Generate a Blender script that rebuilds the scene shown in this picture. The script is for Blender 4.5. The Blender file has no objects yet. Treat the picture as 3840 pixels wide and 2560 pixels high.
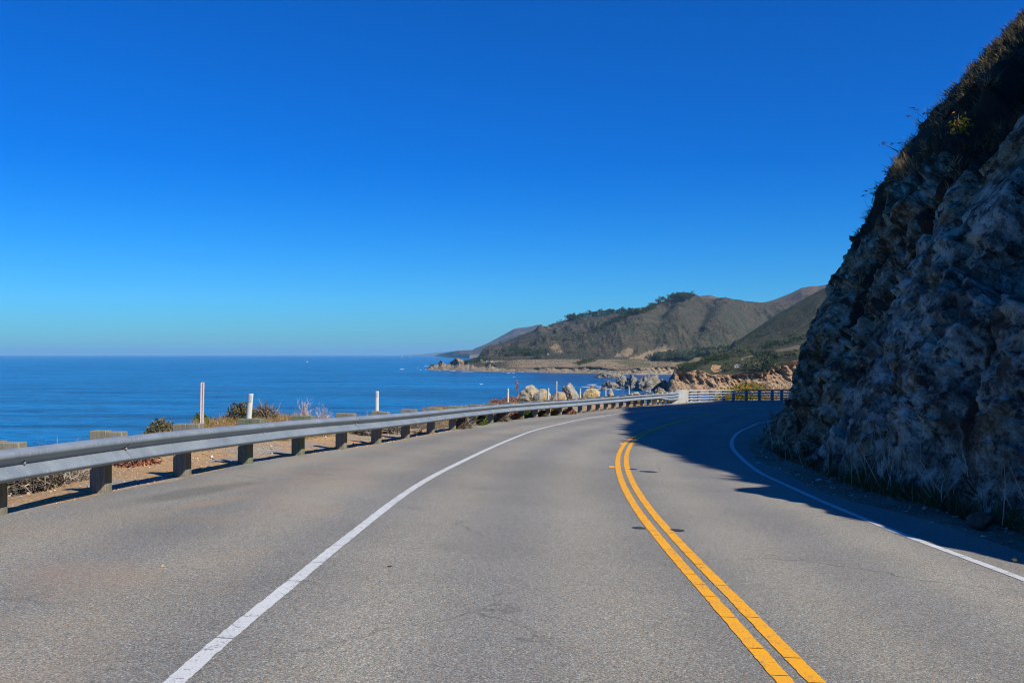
import bpy, math, random
import numpy as np

# ------------------------------------------------------------------ scene, camera, world, sun
scene = bpy.context.scene
COL = scene.collection
W0, H0, F = 3840.0, 2560.0, 3300.0      # photo size and focal length in photo pixels
HZ = 1330.0                              # horizon row of the photograph
SEA = -40.0                              # sea level; the camera's eye is the origin

cam_d = bpy.data.cameras.new("camera")
cam = bpy.data.objects.new("camera", cam_d)
COL.objects.link(cam)
cam.location = (0, 0, 0)
cam.rotation_euler = (math.pi / 2, 0, 0)
cam_d.sensor_width = 36.0
cam_d.lens = F / W0 * 36.0
cam_d.shift_y = (HZ - H0 / 2) / W0
cam_d.clip_start = 0.1
cam_d.clip_end = 260000.0
scene.camera = cam

SUNV = np.array([0.85, -0.8, 1.0]); SUNV /= np.linalg.norm(SUNV)
SUN_EL = math.asin(SUNV[2]); SUN_AZ = math.atan2(SUNV[0], SUNV[1])
world = bpy.data.worlds.new("World")
scene.world = world
world.use_nodes = True
wn = world.node_tree.nodes; wl = world.node_tree.links
wn.clear()
sky = wn.new("ShaderNodeTexSky"); sky.sky_type = 'NISHITA'
sky.sun_disc = False
sky.sun_elevation = SUN_EL; sky.sun_rotation = SUN_AZ
sky.altitude = 50.0; sky.air_density = 1.0; sky.dust_density = 0.35; sky.ozone_density = 3.0
hs = wn.new("ShaderNodeHueSaturation"); hs.inputs['Saturation'].default_value = 1.65
hs.inputs['Value'].default_value = 1.0
bg = wn.new("ShaderNodeBackground"); bg.inputs['Strength'].default_value = 0.099
wo = wn.new("ShaderNodeOutputWorld")
tint = wn.new("ShaderNodeMix"); tint.data_type = 'RGBA'; tint.blend_type = 'MULTIPLY'; tint.inputs[0].default_value = 1.0
# the deep polarised blue of the photograph's sky, paler towards the horizon
tc = wn.new("ShaderNodeTexCoord"); sz = wn.new("ShaderNodeSeparateXYZ"); wl.new(tc.outputs['Generated'], sz.inputs[0])
rp = wn.new("ShaderNodeValToRGB"); rp.color_ramp.elements[0].position = 0.0; rp.color_ramp.elements[0].color = (.19, .54, 1.0, 1)
rp.color_ramp.elements[1].position = .42; rp.color_ramp.elements[1].color = (.025, .585, 1.0, 1)
e_ = rp.color_ramp.elements.new(.13); e_.color = (.125, .565, 1.0, 1)
wl.new(sz.outputs[2], rp.inputs[0]); wl.new(rp.outputs[0], tint.inputs[7])
wl.new(sky.outputs[0], hs.inputs['Color']); wl.new(hs.outputs[0], tint.inputs[6]); wl.new(tint.outputs[2], bg.inputs[0]); wl.new(bg.outputs[0], wo.inputs[0])

sun_d = bpy.data.lights.new("sun", 'SUN')
sun = bpy.data.objects.new("sun", sun_d); COL.objects.link(sun)
sun_d.energy = 5.0; sun_d.angle = math.radians(0.53); sun_d.color = (1.0, 0.93, 0.82)
sun.rotation_euler = (math.pi / 2 - SUN_EL, 0, math.atan2(SUNV[0], -SUNV[1]))

scene.view_settings.view_transform = 'Standard'
scene.view_settings.look = 'None'
scene.view_settings.exposure = 0.42
scene.view_settings.gamma = 1.0
scene.render.engine = 'CYCLES'
scene.cycles.use_denoising = True
scene.cycles.denoising_prefilter = 'ACCURATE'
scene.cycles.pixel_filter_type = 'BLACKMAN_HARRIS'
scene.cycles.filter_width = 1.1
scene.cycles.max_bounces = 5
scene.cycles.diffuse_bounces = 2
scene.cycles.glossy_bounces = 2
scene.cycles.volume_bounces = 0
scene.cycles.caustics_reflective = False
scene.cycles.caustics_refractive = False

rng = np.random.default_rng(7)
random.seed(7)

# ------------------------------------------------------------------ noise
def _h(i, j, k, s):
    n = (i.astype(np.int64) * 374761393 + j.astype(np.int64) * 668265263 + k.astype(np.int64) * 2147483647 + s * 974634777) & 0xFFFFFFFF
    n = ((n ^ (n >> 13)) * 1274126177) & 0xFFFFFFFF
    n = ((n ^ (n >> 16)) * 2246822519) & 0xFFFFFFFF
    return ((n ^ (n >> 15)) & 0xFFFFFF) / float(0xFFFFFF) * 2 - 1

def vnoise(p, s=0):
    p = np.asarray(p, float)
    i = np.floor(p).astype(np.int64); f = p - i
    u = f * f * f * (f * (f * 6 - 15) + 10)
    r = 0
    for a in (0, 1):
        wa = u[..., 0] if a else 1 - u[..., 0]
        for b in (0, 1):
            wb = u[..., 1] if b else 1 - u[..., 1]
            for c in (0, 1):
                wc = u[..., 2] if c else 1 - u[..., 2]
                r = r + wa * wb * wc * _h(i[..., 0] + a, i[..., 1] + b, i[..., 2] + c, s)
    return r

def fbm(p, octv=5, s=0, gain=0.5, ridged=False):
    p = np.asarray(p, float); a = 1.0; t = 0; n = 0
    for o in range(octv):
        v = vnoise(p, s + o * 17)
        if ridged: v = 1 - 2 * np.abs(v)
        t = t + a * v; n += a; a *= gain; p = p * 2.03 + 11.3
    return t / n

def facets(p, s=0, tilt=.5):
    """angular blocks: every cell is a tilted plane of its own; returns height and distance to the nearest joint"""
    p = np.asarray(p, float); i = np.floor(p).astype(np.int64); f = p - i
    d1 = np.full(p.shape[:-1], 9.0); d2 = d1.copy(); h = np.zeros(p.shape[:-1])
    for a in (-1, 0, 1):
        for b in (-1, 0, 1):
            for c in (-1, 0, 1):
                I, J, K = i[..., 0] + a, i[..., 1] + b, i[..., 2] + c
                o = np.stack([a + .5 + .46 * _h(I, J, K, s), b + .5 + .46 * _h(I, J, K, s + 1), c + .5 + .46 * _h(I, J, K, s + 2)], -1)
                q = f - o; d = np.sqrt((q * q).sum(-1))
                hc = _h(I, J, K, s + 3) * .3 + tilt * (q[..., 0] * _h(I, J, K, s + 4) + q[..., 1] * _h(I, J, K, s + 5) + q[..., 2] * _h(I, J, K, s + 6))
                m = d < d1; d2 = np.where(m, d1, np.minimum(d2, d)); h = np.where(m, hc, h); d1 = np.where(m, d, d1)
    return h, d2 - d1

def P3(x, y, z): return np.stack(np.broadcast_arrays(x, y, z), -1).astype(float)
def sstep(a, b, x):
    t = np.clip((np.asarray(x, float) - a) / (b - a), 0, 1); return t * t * (3 - 2 * t)

# ------------------------------------------------------------------ the road's surface: height under the eye
def base_drop(Y):
    Y = np.asarray(Y, float)
    g0, g1, a, b = 0.031, -0.045, 44.0, 58.0
    t = np.clip((Y - a) / (b - a), 0, 1)
    mid = (b - a) * (g0 * t + (g1 - g0) * t * t / 2)
    return 1.5 + g0 * np.minimum(Y, a) + mid + np.where(Y > b, g1 * (6 * (1 - np.exp(-(np.maximum(Y, b) - b) / 6))), 0)

def ground(X, Y):
    X = np.asarray(X, float); Y = np.asarray(Y, float)
    w = 1 - sstep(12, 45, Y)
    return -(base_drop(Y) + 0.3 * np.tanh(X / 6.0) * w)

def ray(px, py): return ((px - W0 / 2) / F, 1.0, (HZ - py) / F)
def at(px, py, dz=0.0):
    dx, _, dzr = ray(px, py)
    Y = np.linspace(1.0, 110, 4000)
    g = dzr * Y - (ground(dx * Y, Y) + dz)
    k = int(np.argmax(g < 0)) if (g < 0).any() else len(Y) - 1
    a, b = (Y[k - 1] if k else 0.5), Y[k]
    for _ in range(40):
        m = (a + b) / 2
        if dzr * m - (float(ground(dx * m, m)) + dz) < 0: b = m
        else: a = m
    return np.array([dx * a, a, dzr * a])

def catmull(pts, step=None, n=None):
    P = np.asarray(pts, float)
    d = np.r_[0, np.cumsum(np.linalg.norm(np.diff(P, axis=0), axis=1))]
    T = np.gradient(P, d, axis=0)
    if n is None: n = max(2, int(d[-1] / step) + 1)
    s = np.linspace(0, d[-1], n)
    k = np.clip(np.searchsorted(d, s, 'right') - 1, 0, len(d) - 2)
    h = d[k + 1] - d[k]; t = ((s - d[k]) / h)[:, None]; h = h[:, None]
    return ((2*t**3 - 3*t**2 + 1) * P[k] + (t**3 - 2*t**2 + t) * h * T[k] + (-2*t**3 + 3*t**2) * P[k+1] + (t**3 - t**2) * h * T[k+1])

def smooth(P, it):
    P = P.copy()
    for _ in range(it): P[1:-1] = 0.25 * P[:-2] + 0.5 * P[1:-1] + 0.25 * P[2:]
    return P
def left_normal(P):
    T = np.gradient(P[:, :2], axis=0); T /= np.linalg.norm(T, axis=1)[:, None] + 1e-9
    return np.stack([-T[:, 1], T[:, 0]], 1)

# ------------------------------------------------------------------ object helpers
def mesh(name, V, Fc, mat, parent=None, smooth_=False, attrs=None, uv=None):
    V = np.asarray(V, np.float32).reshape(-1, 3)
    me = bpy.data.meshes.new(name)
    if isinstance(Fc, np.ndarray):
        m, k = Fc.shape
        me.vertices.add(len(V)); me.vertices.foreach_set("co", V.ravel())
        me.loops.add(m * k); me.loops.foreach_set("vertex_index", Fc.astype(np.int32).ravel())
        me.polygons.add(m); me.polygons.foreach_set("loop_start", np.arange(0, m * k, k, dtype=np.int32))
        try: me.polygons.foreach_set("loop_total", np.full(m, k, np.int32))
        except Exception: pass
        me.update(calc_edges=True); me.validate()
    else:
        me.from_pydata([tuple(v) for v in V], [], Fc); me.update()
    if attrs:
        for an, av in attrs.items():
            a = me.attributes.new(an, 'FLOAT', 'POINT'); a.data.foreach_set("value", np.asarray(av, np.float32).ravel())
    if uv is not None:
        l = me.uv_layers.new(name="UVMap")
        vi = np.zeros(len(me.loops), np.int32); me.loops.foreach_get("vertex_index", vi)
        l.data.foreach_set("uv", np.asarray(uv, np.float32)[vi].ravel())
    if smooth_: me.polygons.foreach_set("use_smooth", np.ones(len(me.polygons), bool))
    for mm in (mat if isinstance(mat, (list, tuple)) else [mat]): me.materials.append(mm)
    o = bpy.data.objects.new(name, me); COL.objects.link(o)
    if parent is not None: o.parent = parent
    return o
def tag(o, label=None, cat=None, group=None, kind=None):
    if label: o["label"] = label
    if cat: o["category"] = cat
    if group: o["group"] = group
    if kind: o["kind"] = kind
    return o
def struct(name, *a, **k): return tag(mesh(name, *a, **k), kind="structure")
def empty(name, loc, rz=0.0):
    o = bpy.data.objects.new(name, None); COL.objects.link(o)
    o.location = loc; o.rotation_euler = (0, 0, rz); o.empty_display_size = 0.2
    return o
def grid_faces(nr, nc, flip=False):
    r, c = np.meshgrid(np.arange(nr - 1), np.arange(nc - 1), indexing='ij')
    a = (r * nc + c).ravel(); b = a + 1; d = a + nc; e = d + 1
    f = np.stack([a, b, e, d], 1)
    return f[:, ::-1] if flip else f
def box(c, s, R=None):
    x, y, z = np.array(s) / 2
    V = np.array([[-x,-y,-z],[x,-y,-z],[x,y,-z],[-x,y,-z],[-x,-y,z],[x,-y,z],[x,y,z],[-x,y,z]])
    if R is not None: V = V @ np.asarray(R).T
    return V + np.asarray(c), [(0,3,2,1),(4,5,6,7),(0,1,5,4),(1,2,6,5),(2,3,7,6),(3,0,4,7)]
def bbox_bevel(c, s, b=0.01):
    """box with chamfered edges"""
    x, y, z = np.array(s) / 2
    prof = [(-x + b, -y), (x - b, -y), (x, -y + b), (x, y - b), (x - b, y), (-x + b, y), (-x, y - b), (-x, -y + b)]
    V = []
    for zz, k in ((-z, 1), (z - b, 1), (z, 0)):
        for (px, py) in prof:
            q = 1.0 if k else (1 - b / max(x, y))
            V.append((px * q, py * q, zz))
    fs = [tuple(range(7, -1, -1)), tuple(range(16, 24))]
    for r in (0, 8):
        for i in range(8): fs.append((r + i, r + (i + 1) % 8, r + 8 + (i + 1) % 8, r + 8 + i))
    return np.array(V) + np.asarray(c), fs
def joined(parts):
    V = []; Fc = []; n = 0
    for v, f in parts:
        V.append(np.asarray(v)); Fc += [tuple(i + n for i in q) for q in f]; n += len(v)
    return np.concatenate(V), Fc
def tube(P, r, n=6):
    P = np.asarray(P, float); r = np.broadcast_to(r, len(P))
    T = np.gradient(P, axis=0); T /= np.linalg.norm(T, axis=1)[:, None] + 1e-9
    V = []
    for p, t, rr in zip(P, T, r):
        a = np.cross(t, (0.31, 0.17, 0.93) if abs(t[2]) < .9 else (1, 0, 0)); a /= np.linalg.norm(a); b = np.cross(t, a)
        for k in range(n): V.append(p + rr * (math.cos(2*math.pi*k/n) * a + math.sin(2*math.pi*k/n) * b))
    Fc = []
    for i in range(len(P) - 1):
        for k in range(n): Fc.append((i*n+k, i*n+(k+1) % n, (i+1)*n+(k+1) % n, (i+1)*n+k))
    Fc.append(tuple(range(n - 1, -1, -1))); Fc.append(tuple(range((len(P)-1)*n, len(P)*n)))
    return np.array(V), Fc

# ------------------------------------------------------------------ materials
class NT:
    def __init__(s, name):
        s.m = bpy.data.materials.new(name); s.m.use_nodes = True
        s.n = s.m.node_tree.nodes; s.l = s.m.node_tree.links; s.n.clear()
        s.out = s.n.new("ShaderNodeOutputMaterial"); s.b = s.n.new("ShaderNodeBsdfPrincipled")
        s.l.new(s.b.outputs[0], s.out.inputs[0])
    def node(s, t, **k):
        x = s.n.new(t)
        for a, v in k.items(): setattr(x, a, v)
        return x
    def put(s, sock, v):
        if hasattr(v, 'links') or isinstance(v, bpy.types.NodeSocket): s.l.new(v, sock)
        else: sock.default_value = v
    def coord(s, scale=(1, 1, 1), rot=(0, 0, 0)):
        c = s.node("ShaderNodeTexCoord"); m = s.node("ShaderNodeMapping")
        m.inputs['Scale'].default_value = scale; m.inputs['Rotation'].default_value = rot
        s.l.new(c.outputs['Object'], m.inputs[0]); return m.outputs[0]
    def noise(s, vec, scale, detail=4, rough=.55, dist=0.0, out='Fac'):
        x = s.node("ShaderNodeTexNoise"); s.l.new(vec, x.inputs['Vector'])
        x.inputs['Scale'].default_value = scale; x.inputs['Detail'].default_value = detail
        x.inputs['Roughness'].default_value = rough; x.inputs['Distortion'].default_value = dist
        return x.outputs[out]
    def voro(s, vec, scale, feature='F1', out='Distance', rnd=1.0):
        x = s.node("ShaderNodeTexVoronoi"); x.feature = feature; s.l.new(vec, x.inputs['Vector'])
        x.inputs['Scale'].default_value = scale; x.inputs['Randomness'].default_value = rnd
        return x.outputs[out]
    def ramp(s, fac, stops, interp='LINEAR'):
        r = s.node("ShaderNodeValToRGB"); r.color_ramp.interpolation = interp
        e = r.color_ramp.elements
        while len(e) < len(stops): e.new(.5)
        for q, (p, c) in zip(e, stops):
            q.position = p; q.color = (c, c, c, 1) if not hasattr(c, '__len__') else (*c[:3], 1)
        s.put(r.inputs[0], fac); return r.outputs[0]
    def mix(s, fac, a, b, blend='MIX'):
        x = s.node("ShaderNodeMix", data_type='RGBA', blend_type=blend)
        s.put(x.inputs[0], fac)
        for i, v in ((6, a), (7, b)):
            if isinstance(v, (tuple, list)): v = (*v[:3], 1)
            s.put(x.inputs[i], v)
        return x.outputs[2]
    def math(s, op, a, b=0.0, clamp=False):
        x = s.node("ShaderNodeMath", operation=op, use_clamp=clamp); s.put(x.inputs[0], a); s.put(x.inputs[1], b); return x.outputs[0]
    def attr(s, name):
        x = s.node("ShaderNodeAttribute"); x.attribute_name = name; return x.outputs['Fac']
    def bump(s, h, strength, dist, normal=None):
        x = s.node("ShaderNodeBump"); x.inputs['Strength'].default_value = strength; x.inputs['Distance'].default_value = dist
        s.put(x.inputs['Height'], h)
        if normal is not None: s.l.new(normal, x.inputs['Normal'])
        return x.outputs[0]
    def done(s, color, rough=.8, normal=None, spec=.3, metal=0.0):
        if isinstance(color, (tuple, list)): color = (*color[:3], 1)
        s.put(s.b.inputs['Base Color'], color); s.put(s.b.inputs['Roughness'], rough)
        s.b.inputs['Specular IOR Level'].default_value = spec; s.put(s.b.inputs['Metallic'], metal)
        if normal is not None: s.l.new(normal, s.b.inputs['Normal'])
        return s.m

def SPOT(px, py): return at(px, py)
def m_asphalt():
    t = NT("asphalt"); v = t.coord()
    cell = t.node("ShaderNodeTexVoronoi"); t.l.new(v, cell.inputs['Vector']); cell.inputs['Scale'].default_value = 160
    sep = t.node("ShaderNodeSeparateColor"); t.l.new(cell.outputs['Color'], sep.inputs[0])
    stone = t.ramp(sep.outputs[0], [(0, (.075, .078, .074)), (.25, (.152, .153, .142)), (.7, (.244, .243, .218)), (.93, (.33, .326, .288)), (1, (.52, .51, .45))])
    warm = t.mix(t.math('GREATER_THAN', sep.outputs[1], .88), stone, (.30, .225, .15))
    fine = t.noise(v, 60, 3, .7)
    c = t.mix(1.0, warm, t.ramp(fine, [(.25, .62), (.75, 1.36)]), 'MULTIPLY')
    big = t.noise(v, .35, 5, .6)
    c = t.mix(1.0, c, t.ramp(big, [(.3, .86), (.7, 1.12)]), 'MULTIPLY')
    uv = t.node("ShaderNodeUVMap"); su = t.node("ShaderNodeSeparateXYZ"); t.l.new(uv.outputs[0], su.inputs[0])
    # u: metres from the yellow line (+ to the right); worn wheel paths and the tarry strip between them
    wob = t.math('ADD', su.outputs[0], t.math('MULTIPLY', t.math('SUBTRACT', t.noise(v, .5, 2), .5), .5))
    band = t.math('COSINE', t.math('MULTIPLY', wob, 2 * math.pi / 1.55))
    c = t.mix(1.0, c, t.ramp(t.math('ADD', t.math('MULTIPLY', band, .5), .5), [(0, (1.06, 1.05, 1.0)), (1, (.84, .86, .88))]), 'MULTIPLY')
    # dusty shoulders, both sides
    dust_l = t.ramp(t.math('ADD', wob, 8.0), [(.0, 0), (1, 0)])
    sh = t.math('MULTIPLY', t.math('LESS_THAN', wob, -3.4), t.ramp(t.noise(v, .55, 5, .65), [(.46, 0), (.66, 1)]))
    shr = t.math('MULTIPLY', t.ramp(t.math('MULTIPLY', t.math('SUBTRACT', wob, 2.6), .8), [(0, 0), (1, 1)]), t.ramp(t.noise(v, 1.4, 4), [(.25, .35), (.7, 1)]))
    c = t.mix(t.math('MULTIPLY', sh, .30), c, (.30, .215, .135))
    c = t.mix(t.math('MULTIPLY', shr, .55), c, (.30, .225, .15))
    def spot(px, py, lx, ly, ang, seed):
        c0 = SPOT(px, py); m = t.node("ShaderNodeMapping"); m.vector_type = 'TEXTURE'; m.inputs['Location'].default_value = (c0[0], c0[1], 0); m.inputs['Rotation'].default_value = (0, 0, ang); m.inputs['Scale'].default_value = (lx, ly, 1000)
        t.l.new(v, m.inputs[0]); ln = t.node("ShaderNodeVectorMath", operation='LENGTH'); t.l.new(m.outputs[0], ln.inputs[0])
        d = t.math('ADD', ln.outputs['Value'], t.math('MULTIPLY', t.math('SUBTRACT', t.noise(v, seed, 5, .6), .5), .9))
        return t.ramp(d, [(.45, 1), (1.0, 0)])
    c = t.mix(t.math('MULTIPLY', spot(720, 1846, .34, 1.5, -.28, 1.3), .55), c, (.085, .088, .08))
    c = t.mix(t.math('MULTIPLY', spot(790, 1884, .16, .8, -.35, 2.0), .45), c, (.30, .21, .13))
    c = t.mix(t.math('MULTIPLY', spot(330, 2160, .55, .8, .5, 1.7), .20), c, (.33, .22, .13))
    # hairline cracks, sealed or open, wandering across the lanes
    cw = t.node("ShaderNodeVectorMath", operation='ADD'); t.l.new(v, cw.inputs[0]); t.l.new(t.noise(v, .7, 4, .6, 0, 'Color'), cw.inputs[1])
    ck = t.ramp(t.voro(cw.outputs[0], .23, 'DISTANCE_TO_EDGE'), [(0, 1), (.0035, 0)])
    c = t.mix(t.math('MULTIPLY', t.math('MULTIPLY', ck, t.ramp(t.noise(v, .4, 2), [(.5, 0), (.6, 1)])), .6), c, (.06, .06, .058))
    # dark oily blotches
    oil = t.ramp(t.noise(v, 1.1, 3, .5, .4), [(.66, 0), (.76, 1)])
    c = t.mix(t.math('MULTIPLY', oil, .28), c, (.09, .09, .092))
    h = t.math('ADD', t.math('MULTIPLY', cell.outputs['Distance'], -.6), t.math('MULTIPLY', fine, .7))
    return t.done(c, .88, t.bump(h, .5, .006), spec=.25)

def m_paint(name, col, worn):
    t = NT(name); v = t.coord()
    n = t.noise(v, 70, 4, .75); n2 = t.noise(v, 2.2, 4, .65); n3 = t.noise(v, 11, 5, .7)
    c = t.mix(t.ramp(n2, [(.35, 0), (.8, .45)]), col, tuple(q * .66 + .03 for q in col))
    wear = t.math('ADD', n, t.math('MULTIPLY', t.math('SUBTRACT', n3, .5), .8))
    c = t.mix(t.ramp(wear, [(.30, 1), (.42, 0)]), c, (.16, .158, .145))
    c = t.mix(1.0, c, t.ramp(n, [(.2, .78), (.8, 1.12)]), 'MULTIPLY')
    return t.done(c, .7, t.bump(n, .25, .004), spec=.3)

def m_dirt(name="dirt", a=(.33, .22, .125), b=(.22, .15, .09), g=(.30, .27, .22)):
    t = NT(name); v = t.coord()
    n = t.noise(v, .9, 6, .65); f = t.noise(v, 22, 4, .7)
    c = t.mix(t.ramp(n, [(.35, 0), (.65, 1)]), a, b)
    c = t.mix(t.ramp(t.noise(v, .5, 4, .6), [(.48, 0), (.62, .8)]), c, g)
    cell = t.node("ShaderNodeTexVoronoi"); t.l.new(v, cell.inputs['Vector']); cell.inputs['Scale'].default_value = 26
    sep = t.node("ShaderNodeSeparateColor"); t.l.new(cell.outputs['Color'], sep.inputs[0])
    peb = t.math('MULTIPLY', t.math('GREATER_THAN', sep.outputs[0], .72), t.ramp(cell.outputs['Distance'], [(.3, 1), (.5, 0)]))
    c = t.mix(peb, c, t.ramp(sep.outputs[1], [(0, (.20, .19, .18)), (.5, (.42, .33, .22)), (.8, (.40, .22, .10)), (1, (.62, .58, .52))]))
    c = t.mix(1.0, c, t.ramp(f, [(.2, .65), (.8, 1.3)]), 'MULTIPLY')
    h = t.math('ADD', t.math('MULTIPLY', peb, .7), f)
    return t.done(c, .95, t.bump(h, .8, .03), spec=.15)

def m_land():
    """coastal ground beyond the road shoulder: dirt, dry grass, brush litter by attribute"""
    t = NT("bluff_ground"); v = t.coord()
    n = t.noise(v, .8, 6, .65); f = t.noise(v, 14, 5, .7)
    dirt = t.mix(t.ramp(n, [(.35, 0), (.65, 1)]), (.46, .29, .14), (.34, .225, .12))
    dirt = t.mix(t.ramp(t.noise(v, .7, 3, .5), [(.50, 0), (.60, .85)]), dirt, (.29, .27, .23))
    grass = t.mix(t.ramp(n, [(.35, 0), (.65, 1)]), (.44, .30, .13), (.30, .21, .10))
    c = t.mix(t.attr("veg"), dirt, grass)
    cell = t.node("ShaderNodeTexVoronoi"); t.l.new(v, cell.inputs['Vector']); cell.inputs['Scale'].default_value = 24
    sep = t.node("ShaderNodeSeparateColor"); t.l.new(cell.outputs['Color'], sep.inputs[0])
    peb = t.math('MULTIPLY', t.math('GREATER_THAN', sep.outputs[0], .70), t.ramp(cell.outputs['Distance'], [(.3, 1), (.5, 0)]))
    c = t.mix(peb, c, t.ramp(sep.outputs[1], [(0, (.17, .16, .15)), (.5, (.40, .30, .19)), (.8, (.38, .20, .09)), (1, (.60, .56, .50))]))
    c = t.mix(1.0, c, t.ramp(f, [(.2, .6), (.8, 1.35)]), 'MULTIPLY')
    return t.done(c, .95, t.bump(t.math('ADD', f, t.math('MULTIPLY', peb, .6)), .8, .05), spec=.1)

def m_cliff():
    t = NT("cliff_rock"); v = t.coord()
    vs = t.coord((1, 1, 1), (0.45, 0.5, 0.0))          # the rock is drawn out down the slope
    mp = t.node("ShaderNodeMapping"); mp.inputs['Scale'].default_value = (1.5, 1.5, .55); t.l.new(vs, mp.inputs[0])
    st = t.noise(mp.outputs[0], 1.6, 8, .70, .08)
    mott = t.noise(v, 3.6, 8, .76, .05)
    fine = t.noise(v, 34, 5, .7)
    grey = t.ramp(st, [(.32, (.04, .041, .034)), (.43, (.24, .265, .205)), (.55, (.50, .55, .44)), (.73, (.80, .85, .72))])
    brown = t.ramp(st, [(.31, (.045, .032, .02)), (.43, (.29, .205, .10)), (.55, (.50, .40, .225)), (.73, (.78, .70, .49))])
    c = t.mix(t.attr("brown"), grey, brown)
    rust = t.ramp(t.noise(v, 1.1, 5, .62), [(.52, 0), (.66, .8)])
    c = t.mix(rust, c, t.mix(mott, (.20, .11, .04), (.52, .33, .13)))
    lich = t.ramp(mott, [(.54, 0), (.63, .8)])
    c = t.mix(lich, c, (.66, .70, .62))
    dark = t.ramp(mott, [(.40, .95), (.50, 0)])
    c = t.mix(dark, c, (.035, .03, .027))
    moss = t.ramp(t.noise(mp.outputs[0], .75, 7, .72, .1), [(.49, 0), (.58, .92)])
    c = t.mix(t.math('MULTIPLY', moss, t.math('ADD', .80, t.math('MULTIPLY', t.attr("brown"), .2))), c, t.mix(mott, (.020, .017, .014), (.085, .06, .04)))
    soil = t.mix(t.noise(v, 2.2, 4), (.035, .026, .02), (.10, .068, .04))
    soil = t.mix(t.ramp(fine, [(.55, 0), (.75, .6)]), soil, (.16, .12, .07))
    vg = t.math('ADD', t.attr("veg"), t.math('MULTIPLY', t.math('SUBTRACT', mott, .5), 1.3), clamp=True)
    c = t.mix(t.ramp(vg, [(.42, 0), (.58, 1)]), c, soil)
    c = t.mix(1.0, c, t.ramp(fine, [(.2, .6), (.8, 1.35)]), 'MULTIPLY')
    h = t.math('ADD', t.math('MULTIPLY', st, 1.2), t.math('ADD', t.math('MULTIPLY', mott, .5), t.math('MULTIPLY', fine, .15)))
    return t.done(c, .9, t.bump(h, 1.0, .22), spec=.2)

def m_hill(name, c0, c1, c2, dots, rockc, fieldc, scale=1.0, bumpd=6.0, rockdark=(.06, .05, .045)):
    t = NT(name); v = t.coord()
    n = t.noise(v, .0035 * scale, 7, .6); n2 = t.noise(v, .02 * scale, 6, .65); n3 = t.noise(v, .09 * scale, 4, .7)
    c = t.mix(t.ramp(n, [(.4, 0), (.62, 1)]), c0, c1)
    c = t.mix(t.ramp(n2, [(.45, 0), (.62, .85)]), c, c2)
    d = t.ramp(t.voro(v, .055 * scale), [(.10, 1), (.24, 0)])
    d = t.math('MULTIPLY', d, t.ramp(n2, [(.42, 0), (.55, 1)]))
    c = t.mix(t.math('MULTIPLY', d, .85), c, dots)
    c = t.mix(1.0, c, t.ramp(n3, [(.25, .55), (.75, 1.42)]), 'MULTIPLY')
    fld = t.mix(t.ramp(n2, [(.38, 0), (.65, 1)]), fieldc, tuple(q * .62 for q in fieldc))
    c = t.mix(t.attr("field"), c, fld)
    c = t.mix(t.attr("green"), c, (.075, .095, .035))
    vr = t.coord((1, 1, .35))
    rn = t.noise(vr, .12 * scale, 7, .7, .4); rn2 = t.noise(vr, .03 * scale, 4, .6)
    rock = t.ramp(rn, [(.36, rockdark), (.48, tuple(q * .62 for q in rockc)), (.58, rockc), (.72, tuple(min(1, q * 1.5) for q in rockc))])  # rockdark paints the shadowed gaps between cliff ribs into the colour
    rock = t.mix(t.ramp(rn2, [(.42, 0), (.6, .8)]), rock, (rockc[0] * .62, rockc[1] * .68, rockc[2] * .78))
    low = t.node("ShaderNodeSeparateXYZ"); t.l.new(t.coord(), low.inputs[0])
    lw = t.ramp(t.math('ADD', t.math('MULTIPLY', low.outputs[2], .02), t.math('ADD', .75, t.math('MULTIPLY', t.math('SUBTRACT', n2, .5), .8))), [(.12, 1), (.42, 0)])
    rock = t.mix(t.math('MULTIPLY', lw, .38), rock, t.mix(1.0, rock, (.92, 1.12, 1.32), 'MULTIPLY'))
    rk = t.math('ADD', t.attr("rock"), t.math('MULTIPLY', t.math('SUBTRACT', n3, .5), .5), clamp=True)
    c = t.mix(t.ramp(rk, [(.4, 0), (.6, 1)]), c, rock)
    h = t.math('ADD', t.math('MULTIPLY', n2, 2.0), n3)
    return t.done(c, .95, t.bump(h, .8, bumpd * 1.8), spec=.08)

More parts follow.
